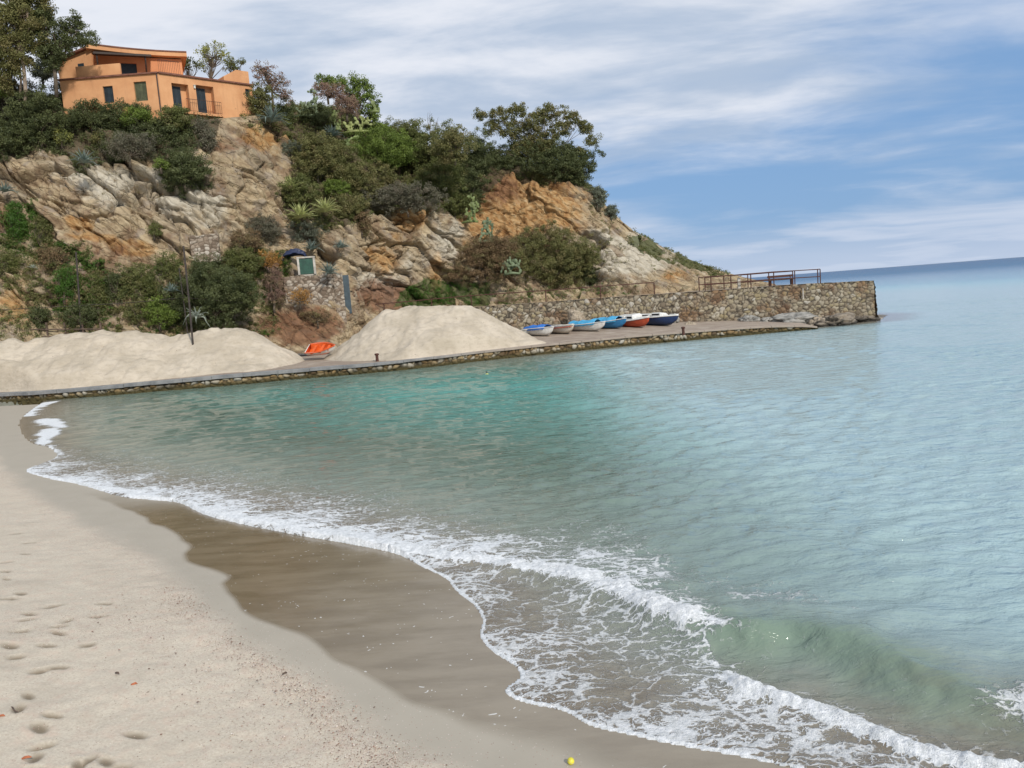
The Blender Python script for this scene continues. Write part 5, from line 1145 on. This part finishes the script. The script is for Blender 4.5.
B('dark leafy bush hiding the left corner of the lower house wall', 66, 96, 15, 14, 'maquis', .13, .38, dY=-1.3, nb=3)
B('creeper covered green mound left of the tall post, on the slope above the sand', 140, 288, 18, 18, 'maquis', .11, .34, dens=.8, nb=4)
B('grey bush left of the rounded olive bush, behind it', 43, 72, 9, 12, 'grey', .13, .34, dY=-.5)
B('dark shrub between the tree trunk and the house terrace', 66, 68, 9, 8, 'dark', .13, .34, dY=-.8)
B('dark bush under the tall tree at the left margin', 8, 104, 34, 26, 'purple', .14, .42, nb=4, dens=.9)
B('dark green bush left of the hillside agave', 42, 122, 32, 26, 'dark', .14, .42, nb=4)
B('dull green bush at the far left above the rock', 10, 140, 30, 20, 'dark', .14, .42, nb=3)
B('yellow green flowering shrub at the foot of the tall tree', 34, 100, 5, 6, 'yellow', .12, .26, dY=-.6)
B('dark bush hiding the foot of the house wall, left', 92, 116, 22, 14, 'dark', .13, .40, dY=-.8)
B('dark bush below the shuttered windows', 125, 118, 24, 14, 'dark', .13, .40, dY=-.4)
B('leafy green shrub below the green shutter', 134, 117, 15, 8, 'bright', .13, .34, dens=.7, dY=-1.6)
B('green bush below the french doors', 172, 119, 20, 11, 'maquis', .13, .38, dY=-.6)
B('dry greyish bush at the right end of the balcony', 224, 106, 9, 10, 'purple', .10, .3, dens=.5)
B('yellowish shrub left above the hillside agave', 62, 137, 9, 8, 'yellow', .12, .3, dens=.7, dY=-.3)
B('olive shrub right above the hillside agave', 101, 140, 10, 8, 'olive', .12, .3, dY=-.3)
B('broad dark bush on the slope under the house', 150, 138, 34, 16, 'dark', .13, .42, nb=4)
B('dark bush hanging down over the pale boulders', 185, 170, 26, 18, 'dark', .13, .4, nb=4)
B('small bright green bush within the dark scrub', 161, 164, 7, 5, 'bright', .11, .24, dY=-1.0)
B('purple grey bare thicket between agave and hanging bush', 130, 150, 24, 14, 'purple', .10, .34, dens=.6)
B('dark scrub right of the house foundation slope', 203, 140, 13, 16, 'purple', .12, .34, dens=.7)
# lower slope
B('rounded olive bush on the sky line, right of the central hummock', 455, 146, 22, 16, 'olive', .13, .4, nb=4)
B('broad green bush on the crest between the domed tree and the central hummock', 398, 140, 26, 17, 'maquis', .13, .4, nb=4)
B('green brown bush at the right lower corner of the green slope', 455, 205, 18, 13, 'maquis', .12, .36)
B('sunlit olive bush in the upper middle of the green slope', 335, 160, 24, 14, 'maquis', .12, .38, nb=4)
B('dark green bush right of the yellow agaves, above the tan spur', 372, 200, 20, 13, 'olive', .12, .36)
B('dark leafy bush directly in front of the trunk of the wide open tree', 555, 166, 26, 15, 'dark', .13, .38, dY=-.8)
B('dry brown tuft at the left of the red brown earth patch', 52, 262, 14, 14, 'brown', .11, .3, dens=.6)
B('dark bush between the left post and the green creepers', 118, 288, 12, 18, 'dark', .11, .32, dens=.7)
B('dark low bush at the foot of the slope behind the left post', 82, 318, 18, 12, 'dark', .11, .32, dens=.8)
B('dry grey brown thicket right of the ruined wall', 244, 242, 18, 12, 'brown', .10, .30, dens=.7)
B('dull green bush left of the ruined wall, above the green weeds', 168, 268, 12, 16, 'maquis', .11, .32, dens=.7)
B('dry weed bush at the foot of the rubble wall', 318, 318, 16, 7, 'brown', .10, .24, dens=.6)
B('big dark green bush behind the sand heap, right of the tall post', 215, 300, 42, 34, 'dark', .12, .42, nb=5, dY=-1.0)
B('dark green bush above the big one, below the ruined wall', 240, 268, 26, 18, 'maquis', .12, .38, nb=3, dY=-.3)
B('rust coloured dry shrub beside the green hatch', 268, 260, 13, 8, 'rust', .11, .26, dens=.8, dY=-1.2, nb=2)
B('rust brown dry weeds in front of the rubble wall', 300, 296, 12, 9, 'rust', .10, .26, dens=.35, dY=-1.2)
B('bare brownish twiggy shrub left of the rubble wall', 274, 290, 11, 20, 'pink', .09, .30, dens=.45, dY=-.8)
B('climbing green plant on the rock face at the far left', 18, 226, 10, 22, 'grass', .11, .30, dens=.6, nb=4)
B('second climbing green plant, right of the first', 42, 238, 10, 24, 'maquis', .10, .28, dens=.5, nb=4)
B('green shrub hanging at the far left edge under the bushes', 4, 270, 12, 18, 'maquis', .11, .32, dens=.7)
B('dark green creeper left of the left post', 64, 285, 10, 16, 'grass', .10, .30, dens=.6)
B('green creeper right of the left post', 98, 292, 9, 22, 'maquis', .10, .32, dens=.75, nb=4)
B('low green bush between the two groups of posts', 138, 312, 14, 12, 'maquis', .11, .32, dens=.7)
B('green weeds left of the tall post on the sand heap', 160, 312, 16, 16, 'bright', .11, .32, dens=.7, dY=-.5)
B('dark green shrub at the foot of the tan rock, far left', 40, 318, 9, 12, 'dark', .11, .3)
B('small green bush on the rock ledge left of the ruined wall', 154, 230, 8, 6, 'maquis', .11, .26)
B('olive brown bush in the middle above the walkway railing', 478, 266, 40, 25, 'brown', .11, .36, nb=4)
B('large olive bush right above the walkway railing', 550, 262, 52, 31, 'olive', .12, .38, nb=5)
B('reddish brown dry upper part of the bush below the orange scarp', 545, 240, 22, 14, 'brown', .10, .32, dens=.7)
B('dark green bush at the right end of the walkway bushes', 585, 270, 14, 18, 'dark', .11, .34)
B('yellow flowering shrub above the walkway beside the prickly pear', 487, 251, 12, 7, 'yellow', .10, .26)
# ---- agaves and prickly pears
M_ag = flat('agave_leaf', (.13, .17, .145), .5, .25, 2); M_agy = flat('agave_leaf_yellow', (.33, .35, .13), .5, .3, 2); M_pear = flat('cactus_pad', (.14, .175, .055), .6, .3, 2.5); M_pearg = flat('cactus_pad_grey', (.12, .155, .08), .6, .3, 2.5); M_pale = flat('agave_leaf_pale', (.24, .27, .22), .6, .2, 2)
def agave(label, u, v, rpx, mt_=None, n=26, dY=-.4, droop=.5, Y=None):
    s_ = seat(u, v); Y = Y or s_.y+dY; b = P(u, v, Y); R0 = rpx*Y/800; rs = random.Random(int(u*3+v)); mb = MB()
    for i in range(n):
        f = i/n; az_ = i*2.39996+rs.uniform(-.2, .2); el = R_(12+70*f+rs.uniform(-6, 6)); Ln = R0*rs.uniform(.85, 1.1)*(1-.15*f); w_ = Ln*.085; d = Vector((math.cos(az_), math.sin(az_), 0)); sd_ = Vector((-d.y, d.x, 0)); vs = []
        for j in range(7):
            t = j/6; e2 = el-droop*t*t*(1-f)*rs.uniform(.5, 1.2); q_ = d*(Ln*t*math.cos(e2))+Vector((0, 0, Ln*t*math.sin(e2))); w2 = w_*(1-t)**.7*(1+.7*math.sin(math.pi*min(t*1.6, 1))); vs += [q_-sd_*w2+Vector((0, 0, w2*.45)), q_+Vector((0, 0, -w2*.25)), q_+sd_*w2+Vector((0, 0, w2*.45))]
        fs = [(j*3+a, j*3+a+1, j*3+a+4, j*3+a+3) for j in range(6) for a in (0, 1)]; mb.add(vs, fs)
    o = mb.build('agave', mt_ or M_ag, None, False, b); tag(o, label, 'agave'); sm_ = o.modifiers.new('thickness', 'SOLIDIFY'); sm_.thickness = .02; return o
agave('blue green agave standing out on the dark slope above the pale boulders', 84, 163, 16, n=22, dY=-1.2, Y=63.8)
agave('blue agave below the reddish tree beside the house', 272, 122, 19, dY=-1.6, n=34)
agave('blue grey agave under the pinkish bushes on the green slope', 332, 136, 14, dY=-2.0)
agave('yellow green agave at the left edge of the green slope', 292, 190, 17, M_agy, dY=-1.8, droop=.2, n=34)
agave('yellow agave, left of the pair above the dry scrub', 300, 218, 18, M_agy, dY=-1.9, droop=.3, n=34)
agave('yellow agave, right of the pair above the dry scrub', 325, 212, 18, M_agy, dY=-1.9, droop=.3, n=34)
agave('large blue green agave sitting on the rubble wall beside the hatch', 329, 274, 14, dY=-1.0, n=30, Y=66.6)
agave('dark blue agave above the one on the rubble wall', 341, 248, 11, dY=-1.0)
agave('dull blue agave at the left above the hatch', 312, 250, 13, dY=-.8)
agave('drooping pale agave in front of the dark green bush by the tall post', 197, 318, 15, M_pale, n=16, droop=1.3, Y=60.6)
agave('small blue agave left of the tall post', 172, 292, 11, dY=-1.0)
agave('small blue agave at the left edge below the dark bushes', 5, 192, 13, dY=-1.2)
agave('small pale agave on the climbing plants at the far left', 33, 268, 5, M_pale, 12, dY=-1.2)
def pear(label, u, v, hpx, wpx, mt_, Y=None, n=26, dY=-1.0):
    s_ = seat(u, v); Y = Y or s_.y+dY; b = P(u, v, Y); k = Y/800; rs = random.Random(int(u+v*5)); mb = MB(); pads = 0
    def pad(c, ang, yaw, L):
        ax = Vector((math.cos(ang)*math.cos(yaw), math.cos(ang)*math.sin(yaw), math.sin(ang))); sd_ = Vector((-math.sin(ang)*math.cos(yaw), -math.sin(ang)*math.sin(yaw), math.cos(ang))); nn_ = ax.cross(sd_).normalized(); vs = []
        for i in range(7):
            th = math.pi*i/6
            for j in range(12):
                ph = 2*math.pi*j/12; vs.append(c+ax*(L*.5*(1-math.cos(th)))+sd_*(L*.33*math.sin(th)*math.cos(ph)*(1+.15*(-math.cos(th))))+nn_*(L*.07*math.sin(th)*math.sin(ph)))
        mb.add(vs, [(i*12+j, i*12+(j+1) % 12, (i+1)*12+(j+1) % 12, (i+1)*12+j) for i in range(6) for j in range(12)]); return c+ax*L*.95
    tips = []
    mb.tube([(-.45*wpx*k, 0, -.02), (0, 0, .10), (.45*wpx*k, 0, -.02)], [.10, .14, .10], 7)
    for _ in range(max(3, int(wpx/4))): c = Vector((rs.uniform(-.5, .5)*wpx*k, rs.uniform(-.3, .3), 0)); tips.append((pad(c, R_(90)+rs.uniform(-.4, .4), rs.uniform(-.6, .6), .42), R_(90)))
    cnt = len(tips); q = list(tips)
    while cnt < n and q:
        c, a = q.pop(rs.randrange(len(q)))
        for _ in range(rs.choice((1, 2, 2, 3))):
            a2 = a+rs.uniform(-.9, .9); L = rs.uniform(.28, .42)
            if c.z+L*math.sin(a2) > hpx*k or abs(c.x+L*math.cos(a2)) > wpx*k*.62: continue
            q.append((pad(c, a2, rs.uniform(-.7, .7), L), a2)); cnt += 1
    o = mb.build('prickly_pear', mt_, None, True, b); return tag(o, label, 'cactus')
pear('pale prickly pear cactus on a dark stem, left of the pinkish bushes', 305, 116, 24, 24, M_pearg, n=60)
pear('yellow green prickly pear below the domed tree', 356, 132, 26, 32, flat('cactus_pad_yellow', (.24, .27, .09), .6, .3, 2.5), n=60)
pear('tall thin prickly pear left of the yellow green one', 337, 130, 28, 10, M_pear, n=22)
pear('small bright prickly pear in the middle of the green slope', 353, 146, 9, 13, flat('cactus_pad_light', (.21, .27, .09), .6, .3, 2.5), n=14, dY=-1.6)
pear('prickly pear climbing in the dark gully left of the orange scarp', 470, 222, 30, 18, M_pear, n=60, dY=-1.8)
pear('grey green prickly pear below it, above the flowering shrub', 486, 242, 26, 14, M_pearg, n=50, dY=-2.0)
pear('grey green prickly pear between the brown and olive bushes', 512, 274, 18, 18, M_pearg, n=50, dY=-2.6)
pear('small green prickly pear beside the domed tree', 375, 112, 14, 10, M_pear, n=12)
# ---- ground cover nobody could count
pos_g = pos.reshape(nr, nc, 3); Ng = np.cross(np.gradient(pos_g, axis=1), np.gradient(pos_g, axis=0)).reshape(-1, 3); Ng /= np.linalg.norm(Ng, axis=1, keepdims=True)+1e-9; Ng = np.where(Ng[:, 1:2] > 0, -Ng, Ng)
area = np.zeros((nr, nc)); dd1 = np.linalg.norm(np.gradient(pos_g, axis=1), axis=2); dd2 = np.linalg.norm(np.gradient(pos_g, axis=0), axis=2); area = (dd1*dd2).ravel()
area[(cu < -30) | (tt > 5.35)] = 0
def cover(name, label, cat, mask, n, per, cr, leaf, kind, lift=.15, asp=.5, up=False, seed=1, thin=0.0):
    rng = np.random.default_rng(seed); w_ = area*mask; w_ = w_/w_.sum(); i = rng.choice(len(w_), n, p=w_); c = pos[i]+Ng[i]*lift*rng.uniform(.1, 1.3, (n, 1))+rng.normal(size=(n, 3))*.12
    kt = np.clip(.5+.6*vn(c*.6, seed)+.25*rng.normal(size=n), 0, 1); idx = np.repeat(np.arange(n), per); off_ = rng.normal(size=(len(idx), 3)); off_ /= np.linalg.norm(off_, axis=1, keepdims=True); off_ *= rng.random((len(idx), 1))**.5
    pts = c[idx]+off_*cr*rng.uniform(.5, 1.4, (n, 1))[idx]*np.array([1, 1, .7]); dirs = None
    if up: dirs = np.array([0, -.1, 1.0])+rng.normal(size=(len(idx), 3))*.25
    me = leafmesh(name, [leaves(pts, leaf, rng, asp, np.clip(.4*kt[idx]+.6*rng.random(len(idx)), 0, 1), kt[idx], dirs=dirs)]); NL[0] += len(idx)
    tag(link(name, me, LM[kind]), label, cat, kind='stuff')
patch = lambda f, s_, a=-.1: (vn(p*f, s_) > a).astype(float)
cover('hillside_scrub', 'dark scrub covering the slope below the house', 'scrub', pm(DARK), 3200, 46, .34, .13, 'dark', .25, seed=2)
cover('dry_scrub', 'greyed dry twigs mixed into the scrub below the house', 'scrub', pm(DARK)*patch(.5, 5, .0), 700, 36, .32, .12, 'purple', .4, .2, seed=3)
cover('green_scrub', 'green scrub covering the middle of the hill', 'scrub', pm(MAQ)*(cu > 285), 3400, 46, .36, .13, 'maquis', .3, seed=4)
cover('olive_scrub', 'olive brown scrub patches in the middle of the hill', 'scrub', pm(MAQ)*patch(.4, 6, .1)*(cu > 285), 1500, 46, .36, .13, 'olive', .5, seed=5)
cover('lower_scrub', 'dark low scrub at the foot of the left rock face', 'scrub', pm(GLOW)*patch(.35, 17, -.15)*(cv > 215), 2600, 40, .30, .12, 'maquis', .2, seed=16)
cover('creepers', 'green creepers on the lower left rock face', 'creepers', pm(GLOW)*patch(.45, 7, .0), 2200, 34, .24, .11, 'grass', .12, seed=6)
cover('dry_weeds', 'dry brown weeds on the lower slope and ledges', 'weeds', np.clip(pm(GLOW)*patch(.5, 8, .05)+blob(330, 320, 55, 22, 4)*.9+blob(235, 190, 50, 50)*.25*patch(.8, 9, .3)+blob(430, 290, 60, 25)*.25+blob(560, 290, 60, 12)*.6+blob(80, 200, 90, 40)*.2+.05, 0, 1)*(cv > 130), 3600, 12, .22, .15, 'brown', .05, .22, True, seed=7)
cover('grass', 'bright green grass strip behind the walkway railing', 'grass', pm(GRS, 3)*np.where(cu < 480, 1, .35), 1500, 34, .20, .11, 'grass', .03, .22, True, seed=8)
cover('cliff_plants', 'low green cushions on the rocky slope running down to the sea', 'cushion plants', pm(SLP, 5)*patch(.6, 97, -.1), 620, 34, .26, .11, 'maquis', .06, seed=9)
cover('grey_cushions', 'olive cushions scattered on the rock of the headland', 'cushion plants', np.clip(blob(670, 258, 60, 16, 4)*patch(.9, 12, .25)+blob(605, 225, 12, 22)*.5, 0, 1), 420, 30, .22, .11, 'olive', .05, seed=10)
cover('crest_scrub', 'scrub fringe along the crest right of the house', 'scrub', np.clip(blob(300, 115, 55, 18, 4), 0, 1), 500, 46, .36, .13, 'maquis', .3, seed=12)
# a few bare sprigs above the central hummock
for i, (u, v, h) in enumerate([(413, 128, 10), (430, 128, 17), (437, 130, 12), (450, 134, 14)]):
    b = P(u, v, 81.5); mb = MB(); rs = random.Random(i)
    for _ in range(5): mb.tube([(rs.uniform(-.1, .1), 0, -.6), (rs.uniform(-.2, .2), 0, h*.05), (rs.uniform(-.5, .5), 0, h*.1*rs.uniform(.7, 1))], [.02, .015, .008], 5, False)
    tag(mb.build('bare_sprig', M_bark, None, False, b), ['shortest bare sprig above the central hummock, leftmost', 'tallest bare sprig above the central hummock', 'bare sprig just right of the tallest one on the central hummock', 'bare sprig at the right end of the central hummock'][i], 'sprig')
print('LEAVES', NL[0])

# dark blue tarpaulin bundled above the hatch
b = P(295, 258, seat(295, 256).y-1.3); mb = MB(); rs = random.Random(4); vs = []
for i in range(9):
    for j in range(15):
        a = math.pi*j/14; t = i/8; vs.append((-math.cos(a)*1.0*(1+rs.uniform(-.08, .08)), (t-.5)*.9, math.sin(a)**.8*(.75+.25*math.sin(t*5))*(1+rs.uniform(-.1, .1))*(.6+.4*math.sin(math.pi*min(max(t, .08), .92)))-.15))
mb.add(vs, [(i*15+j, i*15+j+1, (i+1)*15+j+1, (i+1)*15+j) for i in range(8) for j in range(14)])
o = mb.build('tarpaulin', flat('navy_tarpaulin', (.014, .022, .06), .5, .2, 4, bump=.5), None, False, b); o.modifiers.new('thickness', 'SOLIDIFY').thickness = .03; tag(o, 'crumpled dark blue tarpaulin left above the green hatch', 'tarpaulin')
